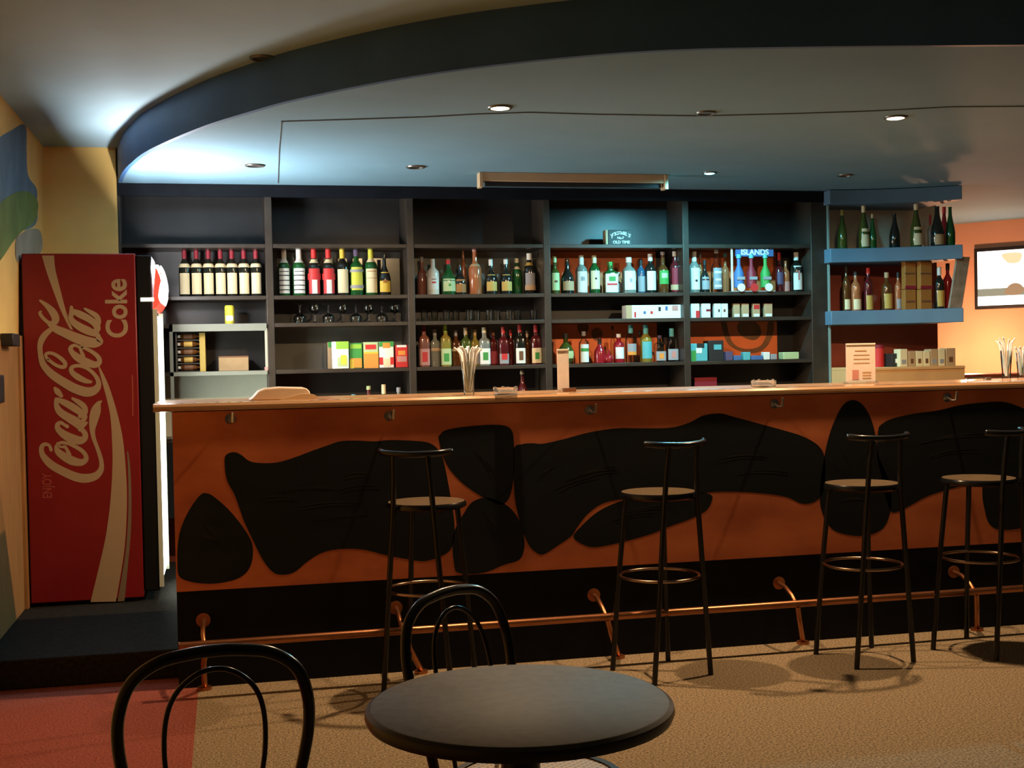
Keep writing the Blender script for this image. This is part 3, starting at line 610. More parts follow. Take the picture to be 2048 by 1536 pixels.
B(1291, 650, 24, Z5, YB2, 'liq', 'yellowl', 'teal', 'teal', None, 'golden bottle with teal cap and bluish label', g7, lz=(.1,.55), capz=.76)
B(1319, 671, 21, Z5, YB2, 'square', 'clear', 'grey', 'purple', None, 'square clear bottle with orange spot, left of two', g7, lz=(.05,.4), capz=.88, extra=[('orange',.2,.8,22)])
B(1343, 657, 22, Z5, YB2, 'square', 'clear', 'grey', 'teal', None, 'square clear bottle with pink spot, rightmost of fourth bay', g7, lz=(.05,.38), capz=.76, extra=[('pink',.2,.8,22)])
box_thing('carton', 1382, 1415, 687, Z5, YS+.07, .1, L['teal'], 'pale green carton with white corner card in the fifth bay', 'box', None, [(0,0,.3,.6,L['green']),(.3,.45,.65,.75,L['white']),(.35,.75,.8,1,L['black'])])
box_thing('carton', 1417, 1447, 681, Z5, YS+.09, .1, L['black'], 'black carton with pale blue patch in the fifth bay', 'box', None, [(.35,.55,.85,.8,L['teal'])])
gs = 'small packs along the fifth bay lower shelf'
for x0, x1, tp, c, s in ((1452,1466,703,'purple','purple box nearest the black carton'),(1468,1482,711,'blue','flat blue box second from the black carton'),(1487,1501,704,'teal','pale blue box below the brown ring'),(1503,1526,711,'blue','wide flat blue box'),(1528,1540,704,'white','small white box near the end'),(1542,1554,708,'grey','small grey box at the end of the row')):
    box_thing('small_box', x0, x1, tp, Z5, YS+.06, .05, L[c], s+' on lower shelf', 'box', gs)
box_thing('small_box', 1567, 1598, 704, Z5, YS+.06, .08, L['palegreen'], 'pale white-green flat box, rightmost on the lower shelf', 'box', gs)
# fifth row, mostly hidden behind the counter
g8 = 'bottles standing low behind the counter'
B(737, 772, 20, Z6, YB2, 'liq', 'maroon', None, 'palegreen', None, 'dark bottle top with pale green cap showing above the counter', g8, capz=.92)
B(767, 769, 20, Z6, YB2, 'liq', 'green', None, 'cream', None, 'bottle top with tall cream cap showing above the counter', g8, capz=.80)
B(797, 775, 20, Z6, YB2, 'liq', 'grey', None, 'grey', None, 'grey bottle top showing above the counter by the divider', g8, capz=.90)
B(707, 789, 20, Z6, YB2, 'liq', 'blue', None, 'teal', None, 'small teal bottle top just clearing the counter', g8, capz=.92)
B(1044, 741, 22, Z6, YB2, 'wine', 'maroon', None, 'cream', None, 'dark bottle neck with cream foil tip in the third bay', g8, name='wine_bottle', capz=.93)
box_thing('carton', 1389, 1434, 755, Z6, YS+.08, .15, L['darkred'], 'dark red carton low in the fifth bay above the counter', 'box')

# ================================================================== ALCOVE: curved shelves, back counter, far wall, television
def curved(py0, py1, Y0, Y1, name, label):   # shelf whose front sweeps towards the room
    A = []
    for i in range(13):
        u = i/12; y = Y0+(Y1-Y0)*(u**1.6); px = 1661+(1926-1661)*u
        q = at(px, 500, y); A.append((q[0], y))
    zt = at(1661, py0, Y0)[2]; zb = at(1661, py1, Y0)[2]
    t = thing(name, (A[0][0], A[0][1], zb), label, 'shelf')
    pts = [(x-A[0][0], y-A[0][1], 0) for x, y in A]+[(A[-1][0]-A[0][0]+.0, 7.98-A[0][1], 0), (0, 7.98-A[0][1], 0)]
    MB().prism(pts, (0, 0, zt-zb)).build('shelf_board', M['bluesh'], t, bevel=.004)
    return zt, A
ya0, ya1 = 7.66, 7.36
za, A = curved(497, 525, ya0, ya1, 'curved_shelf', 'blue curved shelf carrying the row of tall wine bottles')
zb_, _ = curved(622, 650, ya0, ya1, 'curved_shelf', 'blue curved shelf carrying dark bottles and stacked boxes')
zt0 = at(1661, 408, ya0)[2]
t = thing('curved_shelf', (A[0][0], A[0][1], zt0), 'blue curved board against the ceiling above the wine bottles', 'shelf')
pts = [(x-A[0][0], y-A[0][1], 0) for x, y in A]+[(A[-1][0]-A[0][0], 7.98-A[0][1], 0), (0, 7.98-A[0][1], 0)]
MB().prism(pts, (0, 0, ZC-.004-zt0)).build('shelf_board', M['bluesh'], t, bevel=.004)
xp0, xp1 = XD[5]+.075, at(1874, 560, 7.99)[0]
mb = MB(); zz = [ZP, za-.03, za+.22, ZC-.002]
mb.box((xp0, 7.99, zz[0]), (xp1, 8.07, za)); mb.cur = 1; mb.box((xp0, 7.99, za), (xp1, 8.07, zz[3]))
struct(mb.build('wall_alcove', [M['redback'], M['greyback']], smooth=False))
# back counter
yc = 7.30; zc_ = at(1800, 734, yc)[2]; x0, x1 = XD[5]+.075, at(1930, 750, yc)[0]
t = thing('back_counter', ((x0+x1)/2, yc, ZP), 'tan back counter below the curved shelves', 'counter'); hw = (x1-x0)/2
MB().box((-hw, 0, 0), (hw, .66, zc_-ZP-.02)).build('counter_body', M['tan'], t, bevel=.003)
MB().box((-hw, -.004, zc_-ZP-.02), (hw, .66, zc_-ZP)).build('counter_top', M['tan'], t, bevel=.003)
zl = at(1990, 748, 8.3)[2]
t = thing('side_ledge', (at(2000, 748, 8.3)[0], 8.3, ZP), 'red-topped ledge right of the tan back counter', 'counter')
MB().box((-.42, 0, 0), (1.3, .4, zl-ZP-.02)).build('ledge_body', M['peach'], t); MB().box((-.42, -.01, zl-ZP-.02), (1.3, .4, zl-ZP)).build('ledge_top', mat('red_laminate', (.50, .10, .05), .5), t)
# bottles on the alcove shelves
ga = 'tall wine bottles on the curved shelf'
def ysh(px, back=.16): u = (px-1661)/(1926-1661); return ya0+(ya1-ya0)*(max(u, 0)**1.6)+back
def AB(px, top, w_, z, sh, gl, label, cap, txt, g, **k): bottle(px, top, w_, z, ysh(px, k.pop('back', .12)), sh, gl, label, cap, None, txt, g, 'wine_bottle', **k)
AB(1684, 420, 19, za, 'hock', 'olive', None, 'gold', 'green bottle with gold top, leftmost on the curved wine shelf', ga, capz=.86)
AB(1727, 409, 21, za, 'hock', 'olive', 'cream', 'cream', 'tall green bottle with cream label and cap, left one of two', ga, lz=(.06,.46), capz=.82)
AB(1745, 428, 15, za, 'hock', 'green', None, 'tan', 'smaller green bottle right of the tall cream-labelled one', ga, capz=.88)
AB(1789, 427, 22, za, 'hock', 'dark', None, None, 'plain dark bottle in the middle of the curved wine shelf', ga)
AB(1832, 406, 24, za, 'hock', 'olive', 'cream', 'cream', 'tall green bottle with cream label and cap, right one of two', ga, lz=(.06,.46), capz=.84)
AB(1860, 430, 10, za, 'tall', 'clear', 'grey', 'red', 'thin clear bottle with red cap on the curved wine shelf', ga, back=.16, lz=(.1,.5), capz=.70)
AB(1874, 413, 26, za, 'hock', 'dark', 'tan', None, 'dark purple bottle with low tan label on the curved shelf', ga, lz=(.04,.30), back=.08)
AB(1888, 414, 17, za, 'hock', 'red', None, 'red', 'bright red bottle near the right end of the wine shelf', ga, capz=.84, back=.20)
AB(1900, 414, 19, za, 'hock', 'green', None, None, 'green bottle at the right end of the wine shelf', ga, back=.11)
gb = 'dark bottles on the lower curved shelf'
AB(1692, 531, 15, zb_, 'liq', 'amber', 'cream', 'black', 'slim dark bottle with small cream label, leftmost on lower curved shelf', gb, lz=(.04,.26))
AB(1711, 543, 20, zb_, 'liq', 'copperc', 'cream', 'black', 'orange-brown bottle with narrow cream label', gb, lz=(.04,.3), capz=.90)
AB(1736, 536, 18, zb_, 'liq', 'maroon', 'gold', 'red', 'dark bottle with yellow label and reddish cap', gb, lz=(.03,.36))
AB(1773, 545, 21, zb_, 'liq', 'amber', 'gold', 'tan', 'dark bottle with large yellow label on the lower curved shelf', gb, lz=(.05,.44))
AB(1796, 545, 14, zb_, 'liq', 'copperc', 'grey', 'black', 'small amber bottle left of the stacked boxes', gb, lz=(.04,.3))
AB(1878, 534, 20, zb_, 'liq', 'dark', 'gold', 'white', 'dark bottle with yellow label right of the stacked boxes', gb, lz=(.06,.44), capz=.80)
AB(1895, 527, 18, zb_, 'liq', 'red', None, 'black', 'red bottle beside the leaning board', gb, capz=.86, back=.20)
gk = 'orange boxes stacked on the lower curved shelf'
for x0, x1, s in ((1810, 1832, 'left'), (1841, 1864, 'right')):
    Yb_ = ysh((x0+x1)/2, .07); zm = at(x0, 578, Yb_)[2]
    box_thing('gift_box', x0, x1, 579, zb_, Yb_, .05, L['amber'], f'orange-brown box at the bottom of the {s} stack', 'box', gk, [(.1,.35,.9,.45,L['brown'])])
    a = at(x0, 523, Yb_); b2 = at(x1, 579, Yb_)
    box_thing('gift_box', x0, x1, 522, zm-.0005, Yb_, .05, L['amber'], f'orange-brown box on top of the {s} stack', 'box', gk, [(0,.52,1,.58,L['brown']),(0,.0,1,.12,L['darkred'])])
    p = at((x0+x1)/2, 560, Yb_)
# leaning board at the end of the lower shelf
pa, pb, pc, pd = [at(x, y, ysh(1912, .03)) for x, y in ((1899,616),(1924,616),(1940,514),(1915,513))]
zoff = zb_-pa[2]
t = thing('leaning_board', (pa[0], pa[1], zb_), 'narrow grey-brown board leaning at the right end of the lower curved shelf', 'board')
MB().prism([(q[0]-pa[0], q[1]-pa[1], max(0, q[2]-zb_)) for q in (pa, pb, pc, pd)], (0, .02, 0)).build('board', mat('grey_brown_board', (.34, .27, .20), .6, noise=.2, nscale=20), t)
# things on the back counter
box_thing('tea_box', 1784, 1797, 707, zc_, yc+.14, .10, L['black'], 'black box with small white mark on the tan counter', 'box', 'boxes on the tan back counter', [(.5,.3,.75,.6,L['white'])])
q = at(1757, 690, yc+.25); t = thing('canister', (q[0], yc+.25, zc_), 'dark red canister behind the menu card on the tan counter', 'canister'); h = q[2]-zc_
MB().lathe([(0,0),(.036,0),(.036,h*.85),(0,h*.85)], 20).build('canister_body', L['red'], t); MB().lathe([(.037,h*.85),(.037,h),(0,h*1.02)], 20).build('lid', L['darkred'], t)
for i, (x0, x1, tp, c) in enumerate(((1800,1815,698,'cream'),(1817,1831,702,'tan'),(1832,1846,702,'cream'),(1847,1860,702,'cream'),(1861,1876,698,'tan'),(1877,1890,698,'cream'),(1892,1911,696,'tan'))):
    box_thing('tea_box', x0, x1, tp, zc_, yc+.10, .08, L[c], f'{"cream" if c=="cream" else "tan"} tea box in the counter row, {ordn[i]} from the left', 'box', 'boxes on the tan back counter', [(.3,.2,.7,.5,L['brown'])] if i in (1,2,3,6) else [(.2,.15,.8,.4,L['grey'])])
# television on the far wall
c00, c10 = onright(1956, 612, .03), onright(2090, 612, .03); c01 = onright(1956, 504, .03)
cw = np.linalg.norm((c10-c00)[:2]); chh = c01[2]-c00[2]
t = thing('television', tuple(c00), 'lit flat television on the peach wall at the right edge', 'television', rz=math.atan2(dv[1], dv[0]))
MB().box((-.03, 0, -.03), (cw+.03, .06, chh+.03)).build('tv_frame', M['blackp'], t, bevel=.006)
def tvq(u0, v0, u1, v1, nm, mt, off):
    mb = MB(); o = crom([(u0*cw, -off, v0*chh), (u1*cw, -off, v0*chh), (u1*cw, -off, v1*chh), (u0*cw, -off, v1*chh)], 1, True)
    mb.prism([tuple(x) for x in o], (0, .001, 0)); return mb.build(nm, mt, t)
MB().box((0, -.002, 0), (cw, .002, chh)).build('screen', glow('tv_white', (1, .95, .85), 3.0), t)
tvq(0, .17, 1, .31, 'picture_band', glow('tv_grey', (.42, .40, .28), .8), .0035)
tvq(0, 0, 1, .16, 'picture_band', glow('tv_bright', (.95, 1, .95), 3.0), .0035)
o = crom([(.44,.30),(.50,.37),(.58,.39),(.66,.35),(.70,.25),(.62,.18),(.48,.18),(.40,.22)], 5, True)
mb = MB().prism([(u*cw, -.0055, v*chh) for u, v in o], (0, .001, 0)); mb.build('picture_shape', glow('tv_brown', (.55, .32, .17), .8), t)
o = crom([(.38,.93),(.66,.93),(.64,.78),(.55,.75),(.45,.78)], 5, True)
mb = MB().prism([(u*cw, -.0055, v*chh) for u, v in o], (0, .001, 0)); mb.build('picture_shape', glow('tv_tan', (1, .72, .40), 1.1), t)
# small wall lamp behind the tea boxes
q = onright(1893, 716, .10); t = thing('wall_lamp', tuple(q), 'small warm wall lamp glowing behind the tea boxes', 'lamp')
MB().lathe([(0,-.04),(.03,-.04),(.045,.0),(.03,.04),(0,.04)], 16).build('lamp_bulb', glow('wall_lamp_glow', (1, .62, .30), 4), t)
ld = D.lights.new('wall_lamp_light', 'POINT'); ld.color = (1, .47, .23); ld.energy = P_ALCOVE; ld.shadow_soft_size = .05
lo = D.objects.new('wall_lamp_light', ld); COL.objects.link(lo); lo.parent = t; lo.location = (-.20, -.62, .04)

# ================================================================== FRIDGE
YF = 6.80
fx0, fx1, fx2 = at(52, 850, YF)[0], at(279, 850, YF)[0], at(319, 850, YF)[0]
fz1 = at(160, 507, YF)[2]; FD = .62
fr = thing('drinks_fridge', (fx0, YF, ZP), 'tall red drinks fridge with cream script lettering and glowing door', 'fridge')
def fl(q, off=0): return (q[0]-fx0, -off, q[2]-ZP)
W1, W2, HF = fx1-fx0, fx2-fx0, fz1-ZP
MB().box((0, 0, .02), (W1, FD, HF)).build('cabinet_side', M['fred'], fr, bevel=.006)
MB().box((-.035, .05, .03), (-.001, FD, HF-.05)).build('rear_grille', M['blackp'], fr)
for x, y in ((.06,.05),(W1-.05,.05),(.06,FD-.05),(W1-.05,FD-.05)): MB().lathe([(0,0),(.02,0),(.02,.022),(0,.022)], 12, c=(x, y, 0)).build('foot', M['blackp'], fr)
MB().box((W1+.002, .004, .05), (W2-.02, FD-.004, HF-.008)).build('door_frame', mat('fridge_black', (.006, .006, .006), .6, spec=.2), fr, bevel=.008)
zsg = fl(at(320, 618, YF))[2]
MB().box((W2-.02, .03, .10), (W2-.006, FD-.03, zsg-.03)).build('door_glass', glow('fridge_glow', FRIDGE, 9), fr)
MB().box((W2-.02, 0.0, .07), (W2+.002, .03, zsg-.0)).build('door_stile', mat('pale_stile', (.55, .60, .50), .4), fr)
MB().box((W2-.02, FD-.03, .07), (W2+.004, FD, zsg-.0)).build('door_stile', mat('pale_stile', (.55, .60, .50), .4), fr)
# bulging illuminated header
mb = MB(); pr = [(0,.0),(.018,.02),(.040,.08),(.052,.15),(.046,.25),(.030,.34),(.018,.40)]
hs = fl(at(320, 531, YF))[2]-zsg; n = 10; vs = []
for i in range(n+1):
    for a, z in pr: vs.append((W2-.018+a*(1.0), FD*i/n, zsg+z/.40*hs))
k_ = len(pr); fs = [(i*k_+j, (i+1)*k_+j, (i+1)*k_+j+1, i*k_+j+1) for i in range(n) for j in range(k_-1)]
fs += [tuple(range(k_)), tuple(n*k_+j for j in range(k_))[::-1], ]
mb.add(vs, fs); mb.build('header_sign', glow('header_red', (1, .04, .02), 2.2), fr)
mb = MB(); vs = []
for i in range(n+1):
    u = i/n; hh_ = .25+.08*math.sin(u*math.pi)
    for j in range(7):
        z = .07+ (hh_)*j/6*.86
        a = np.interp(z, [q[1] for q in pr], [q[0] for q in pr]); vs.append((W2-.018+a+.002, FD*.10+FD*.84*u, zsg+z/.40*hs))
fs = [(i*7+j, (i+1)*7+j, (i+1)*7+j+1, i*7+j+1) for i in range(n) for j in range(6)]
mb.add(vs, fs); mb.build('header_lettering', glow('header_white', (1, .97, .92), 40.0), fr)
MB().box((W2-.012, .015, zsg+hs-.012), (W2+.012, FD*.55, zsg+hs+.004)).build('header_tube', glow('header_tube_glow', (.98, .98, 1), 850.0), fr)
o = [fl(at(x, y, YF), .003) for x, y in crom([(321,531),(328,541),(334,560),(337,582),(334,600),(330,609),(322,606),(317,594),(319,575),(323,556),(322,541)], 4, True)]
MB().prism(o, (0, .0015, 0)).build('header_end', glow('header_end_glow', (1, .95, .90), 6.0), fr)
a = fl(at(281, 603, YF)); c = fl(at(308, 595, YF))
MB().box((a[0], -.002, a[2]), (c[0], .004, c[2])).build('light_slot', glow('slot_glow', (1, .93, .62), 1.6), fr, bevel=.001)
# script lettering on the side panel: strokes of varying width
mb = MB()
NST = [0]
def stroke(pts, off=.0012, n=7):
    NST[0] += 1; off = .0010+.00012*NST[0]
    P = crom(pts, n); V = []
    for x, y, w_ in P: V.append(at(x, y, YF))
    sc = np.dot(V[0]-EYE, FW)/FPX
    L_, R_ = [], []
    for i, (q, (x, y, w_)) in enumerate(zip(V, P)):
        d = V[min(i+1, len(V)-1)]-V[max(i-1, 0)]; t2 = np.array([d[0], d[2]]); t2 = t2/(np.linalg.norm(t2)+1e-9)
        nx, nz = -t2[1], t2[0]; h = w_*sc/2
        e = fl(q, off); L_.append((e[0]+nx*h, e[1], e[2]+nz*h)); R_.append((e[0]-nx*h, e[1], e[2]-nz*h))
    N = len(L_); mb.add(L_+R_, [(i, i+1, N+i+1, N+i) for i in range(N-1)])
    for q, w_ in ((V[0], P[0][2]), (V[-1], P[-1][2])):
        e = fl(q, off+.00004); r = w_*sc/2
        mb.add([(e[0]+r*math.cos(a), e[1], e[2]+r*math.sin(a)) for a in np.linspace(0, 2*math.pi, 12, endpoint=False)], [tuple(range(12))])
S = 9.309
def tile(oy): return lambda *l: stroke([(70+x/S, oy+y/S, w_/S) for x, y, w_ in l])
A1, A2, A3 = tile(580), tile(710), tile(840)
A3((300,560,60),(270,480,55),(190,450,70),(125,500,80),(130,620,95),(200,730,125),(330,850,145),(560,975,155),(780,1065,165),(960,1085,165),(1130,1040,140),(1225,930,105),(1240,800,80),(1205,650,75),(1150,490,70),(1095,340,75),(1070,190,95),(1085,40,150),(1130,-160,180),(1180,-300,95),(1235,-350,30))
A3((540,500,60),(480,500,40),(420,470,60),(400,520,80),(440,600,120),(560,690,150),(700,760,160),(850,790,130),(945,740,95),(940,650,80),(860,560,75),(740,490,70),(620,440,60),(510,420,60),(420,440,50))
A3((560,490,50),(600,560,60),(640,640,70))
A3((640,450,50),(660,380,70),(700,330,90))
A3((600,120,70),(550,90,60),(480,50,70),(420,90,85),(440,180,110),(560,280,150),(700,350,170),(840,380,150),(930,330,110),(925,240,95),(840,150,85),(740,70,90),(640,0,100),(560,-70,110))
A2((395,820,60),(400,930,90),(460,1050,130),(600,1150,150),(740,1220,150),(860,1280,110),(935,1290,60))
A2((420,830,80),(560,890,120),(720,980,135),(850,1070,120),(930,1150,90),(880,1240,80))
A2((700,810,50),(820,880,95),(920,970,100),(930,1080,90),(840,1140,80))
A2((375,620,60),(420,680,110),(490,760,70))
A2((960,1260,50),(900,1330,50),(830,1400,50))
A1((250,1310,60),(200,1220,55),(240,1175,60),(350,1190,65),(490,1280,75),(565,1370,75),(540,1430,75),(440,1420,65),(330,1360,60),(240,1280,55))
A1((330,720,80),(240,780,100),(140,900,115),(95,1040,95),(105,1200,90),(140,1350,110),(200,1450,125),(330,1580,150),(540,1720,165),(760,1840,175),(980,1900,180),(1130,1850,140),(1185,1740,95),(1130,1600,75),(990,1470,65),(820,1410,65),(690,1440,75),(690,1530,95),(800,1620,115),(940,1690,95),(1040,1710,55))
A1((880,1080,55),(820,1060,50),(730,1030,60),(665,1080,80),(690,1160,100),(800,1260,140),(960,1345,150),(1110,1390,125),(1195,1350,95),(1185,1260,85),(1090,1170,75),(970,1100,65),(870,1060,55))
A1((840,1090,50),(870,1160,60),(900,1230,70))
A1((930,1060,45),(900,1000,60),(860,930,60))
A1((100,200,45),(220,290,90),(330,410,135),(385,530,135),(350,610,110),(260,610,70),(160,530,65),(95,440,60),(110,400,40))
A1((280,640,90),(400,730,140),(560,800,165),(760,890,185),(960,960,195),(1110,985,180),(1210,960,120),(1180,880,90))
A1((680,320,60),(680,430,85),(670,520,90),(730,610,120),(860,700,145),(1010,770,145),(1150,830,100),(1190,880,80))
A1((700,390,85),(830,450,130),(990,530,130),(1110,620,120),(1160,710,120),(1120,790,100))
A1((930,350,45),(1050,420,80),(1150,490,95),(1180,590,100),(1150,680,90))
lg = mb.build('script_lettering', M['fwhite'], fr, smooth=False, face=(0, -1, 0)); lg['label'] = 'cream script lettering running up the side'
# white wave bands
mb = MB(); 
def band(Lp, Rp, off):
    a = crom(Lp, 6); b_ = crom(Rp, 6); V = [fl(at(x, y, YF), off) for x, y in a]+[fl(at(x, y, YF), off) for x, y in b_]; N = len(a)
    mb.add(V, [(i, i+1, N+i+1, N+i) for i in range(N-1)])
band([(84,511),(92,540),(106,580),(122,622),(140,658)], [(108,511),(111,540),(121,580),(132,622),(146,660)], .001)
band([(196,732),(206,770),(214,800),(221,835),(224,880),(225,930),(221,1000),(212,1070),(199,1130),(181,1204)], [(198,731),(215,765),(227,800),(238,840),(246,880),(251,930),(254,990),(252,1060),(246,1120),(232,1203)], .001)
mb.build('wave_band', M['fwhite'], fr, smooth=False, face=(0, -1, 0))
mb = MB(); band([(254,905),(256,940),(257,1000),(255,1060),(249,1120),(235,1203)], [(256,900),(261,940),(263,1000),(262,1060),(257,1120),(249,1202)], .001); mb.build('wave_band', M['fgrey'], fr, smooth=False, face=(0, -1, 0))
VERT = lambda q, off: Matrix.Translation(fl(q, off)) @ FACE @ Matrix.Rotation(math.radians(90), 4, 'Z')
text_mesh('Coke', .150, M['fwhite'], 'lettering', fr, VERT(at(235, 617, YF), .0012), .0038, xs=.93)
text_mesh('ENJOY', .064, M['fdim'], 'lettering', fr, VERT(at(95, 972, YF), .0012), .001, xs=.68)
mb = MB(); band([(263,750),(264,790),(264,832)], [(266,750),(267,790),(267,832)], .001); mb.build('faint_line', M['fdim'], fr, smooth=False, face=(0, -1, 0))

# ================================================================== CEILING FITTINGS
def downlight(px, py, z, lit, txt, col=WARM, power=0, r=.052, es=14, aim=None):
    q = atz(px, py, z); t = thing('downlight', (q[0], q[1], z), txt, 'ceiling light', 'recessed downlights')
    MB().lathe([(r*.78,0),(r*.80,-.008),(r,-.008),(r*1.08,-.002),(r*1.08,0)], 28).build('trim_ring', M['ringm'], t)
    MB().lathe([(0,-.012 if lit else -.003),(r*.5,-.010 if lit else -.003),(r*.78,-.003)], 24).build('lens', glow('lens_'+('t' if col is TEAL else 'w'), col if col is TEAL else (1,.86,.62), es) if lit else M['dull'], t)
    if lit:
        ld = D.lights.new('downlight_beam', 'SPOT'); ld.color = col; ld.energy = power; ld.spot_size = math.radians(178); ld.spot_blend = .4; ld.shadow_soft_size = .025
        o = D.objects.new('downlight_beam', ld); COL.objects.link(o); o.parent = t; o.location = (0, 0, -.03)
        if aim: o.rotation_euler = aim
    return t
downlight(1000, 214, ZC, True, 'lit warm downlight above the middle of the bar', WARM, P_LAMP)
downlight(1791, 234, ZC, True, 'lit warm downlight at the right above the bar', WARM, P_LAMP)
downlight(1419, 345, ZC, True, 'lit cold blue-white downlight close to the shelving', TEAL, P_TEAL, r=.042, es=14)
downlight(1412, 225, ZC, False, 'unlit downlight between the two lit warm ones', r=.045)
downlight(1690, 350, ZC, False, 'unlit downlight near the curved shelves', r=.045)
downlight(832, 333, ZC, False, 'unlit downlight left of the fluorescent fitting')
downlight(510, 330, ZC, False, 'unlit downlight at the left end near the shelving')
downlight(525, 115, ZU, False, 'unlit downlight in the raised ceiling at upper left')
# fluorescent fitting without its tube
y0 = 7.12; a = at(962, 328, y0); b_ = at(1332, 331, y0); xm = (a[0]+b_[0])/2; hw = (b_[0]-a[0])/2
t = thing('fluorescent_fitting', (xm, y0, ZC), 'long cream fluorescent fitting on the ceiling before the shelves', 'ceiling light')
MB().box((-hw+.012, 0, -.052), (hw-.012, .07, 0)).build('housing', M['cream'], t, bevel=.003)
MB().box((-hw+.03, .012, -.078), (hw-.03, .05, -.052)).build('tube_channel', M['blackp'], t)
for s in (-1, 1): MB().box((s*hw-.012, -.004, -.088), (s*hw+.012, .072, 0)).build('end_cap', M['cream'], t, bevel=.004)
pts = [(556,366,ZC),(558,300,ZC),(563,243,ZC),(700,239,ZC),(850,234,ZC),(960,228,ZC),(1060,225,ZC),(1200,229,ZC),(1400,232,ZC),(1600,227,ZC),(1750,222,ZC),(1900,214,ZC),(2060,213,ZC),(2300,208,ZC)]
mb = MB().tube([atz(x, y, z-.003) for x, y, z in pts], .0026, 6); tag(mb.build('ceiling_cable', M['cable']), 'thin dark cable running across the bar ceiling', 'cable')

# ================================================================== THINGS ON THE BAR
def straw_glass(px, py, h, r, txt, sg, n, seed, hs=.215):
    q = atz(px, py, ZT); rnd = random.Random(seed)
    t = thing('drinking_glass', (q[0], q[1], ZT), txt, 'glass')
    MB().lathe([(0,0),(r*.72,0),(r*.74,.004),(r*.78,h*.3),(r,h*.86),(r*1.02,h),(r*.97,h),(r*.94,h*.86),(r*.72,h*.3),(r*.66,.012),(0,.012)], 24).build('tumbler', G['clear'], t)
    for i in range(n):
        th = 2*math.pi*i/n+rnd.uniform(-.2, .2); rr = r*.5*(.35+.6*rnd.random()); L_ = hs*(.92+.1*rnd.random()); out = r*(.65+.85*rnd.random())
        a = (rr*.6*math.cos(th), rr*.6*math.sin(th), .014); b_ = (out*.85*math.cos(th), out*.85*math.sin(th), L_*.88); c = (out*1.0*math.cos(th)+.018*math.cos(th), out*math.sin(th)+.012*math.sin(th), L_)
        o = MB().tube([a, b_, ((b_[0]+c[0])/2, (b_[1]+c[1])/2, (b_[2]+c[2])/2+.004), c], .0036, 7).build('drinking_straw', M['straw'], loc=(q[0], q[1], ZT))
        tag(o, f'white bendy straw standing in the {sg}', 'straw', f'straws in the {sg}')
straw_glass(938, 790, .150, .032, 'tall clear glass packed with white straws near the middle of the bar', 'glass at mid-bar', 24, 3)
straw_glass(2013, 757, .150, .030, 'clear glass of straws at the right end of the bar', 'glass at the bar right end', 11, 5)
straw_glass(2043, 755, .135, .028, 'clear glass of straws cut by the right picture edge', 'glass at the picture edge', 9, 9, hs=.17)
def ashtray(px, py, w_, txt):
    q = atz(px, py, ZT); dep = np.dot(q-EYE, FW); r = w_*dep/FPX/2; h = r*.62
    t = thing('ashtray', (q[0], q[1], ZT), txt, 'ashtray', 'glass ashtrays on the bar')
    MB().lathe([(0,0),(r*.92,0),(r,.004),(r,h),(r*.93,h),(r*.78,h*.35),(0,h*.3)], 28, sq=6).build('glass_dish', glass('pressed_glass', (.95, .93, .9), .12), t)
    for k4 in range(4): MB().lathe([(0,0),(.008,.0),(.008,.010),(0,.012)], 10, c=(r*.98*math.cos(k4*math.pi/2), r*.98*math.sin(k4*math.pi/2), h-.006)).build('rest_notch', glass('pressed_glass', (.95, .93, .9), .12), t)
ashtray(1011, 789, 44, 'square glass ashtray right of the mid-bar straw glass')
ashtray(1527, 774, 42, 'square glass ashtray between the menu stands')
def menu(x0, x1, ytop, ybase, txt, foot=False, rows=()):
    q = atz((x0+x1)/2, ybase, ZT); Y = q[1]; a = at(x0, ytop, Y); b_ = at(x1, ytop, Y); hw = (b_[0]-a[0])/2; h = a[2]-ZT
    t = thing('menu_stand', ((a[0]+b_[0])/2, Y, ZT), txt, 'menu stand')
    MB().box((-hw, 0, .01), (hw, .004, h)).build('card', M['paper'], t)
    MB().box((-hw-.004, -.02, 0), (hw+.004, .03, .01)).build('stand_base', glass('acrylic', (.95, .93, .9), .08), t)
    for (u0, v0, u1, v1, c) in rows: MB().box((-hw+2*hw*u0, -.0012, h*v0), (-hw+2*hw*u1, .001, h*v1)).build('print', L[c], t)
    MB().box((-hw, -.004, h*.965), (hw, .006, h)).build('top_edge', L['white'], t)
    if foot: MB().box((-.005, -.03, 0), (hw*1.9, .0, .018)).build('clip', L['brown'], t)
menu(1114, 1137, 698, 784, 'narrow upright menu card in a stand near mid-bar', True)
menu(1692, 1750, 687, 767, 'wide printed menu card in an acrylic stand on the right of the bar', False,
     [(.2,.1,.42,.34,'pink'),(.55,.12,.85,.15,'tan'),(.55,.19,.85,.22,'tan'),(.55,.26,.85,.29,'tan'),(.25,.5,.8,.52,'tan'),(.25,.6,.8,.62,'tan'),(.25,.7,.8,.72,'tan'),(.3,.8,.7,.83,'tan')])
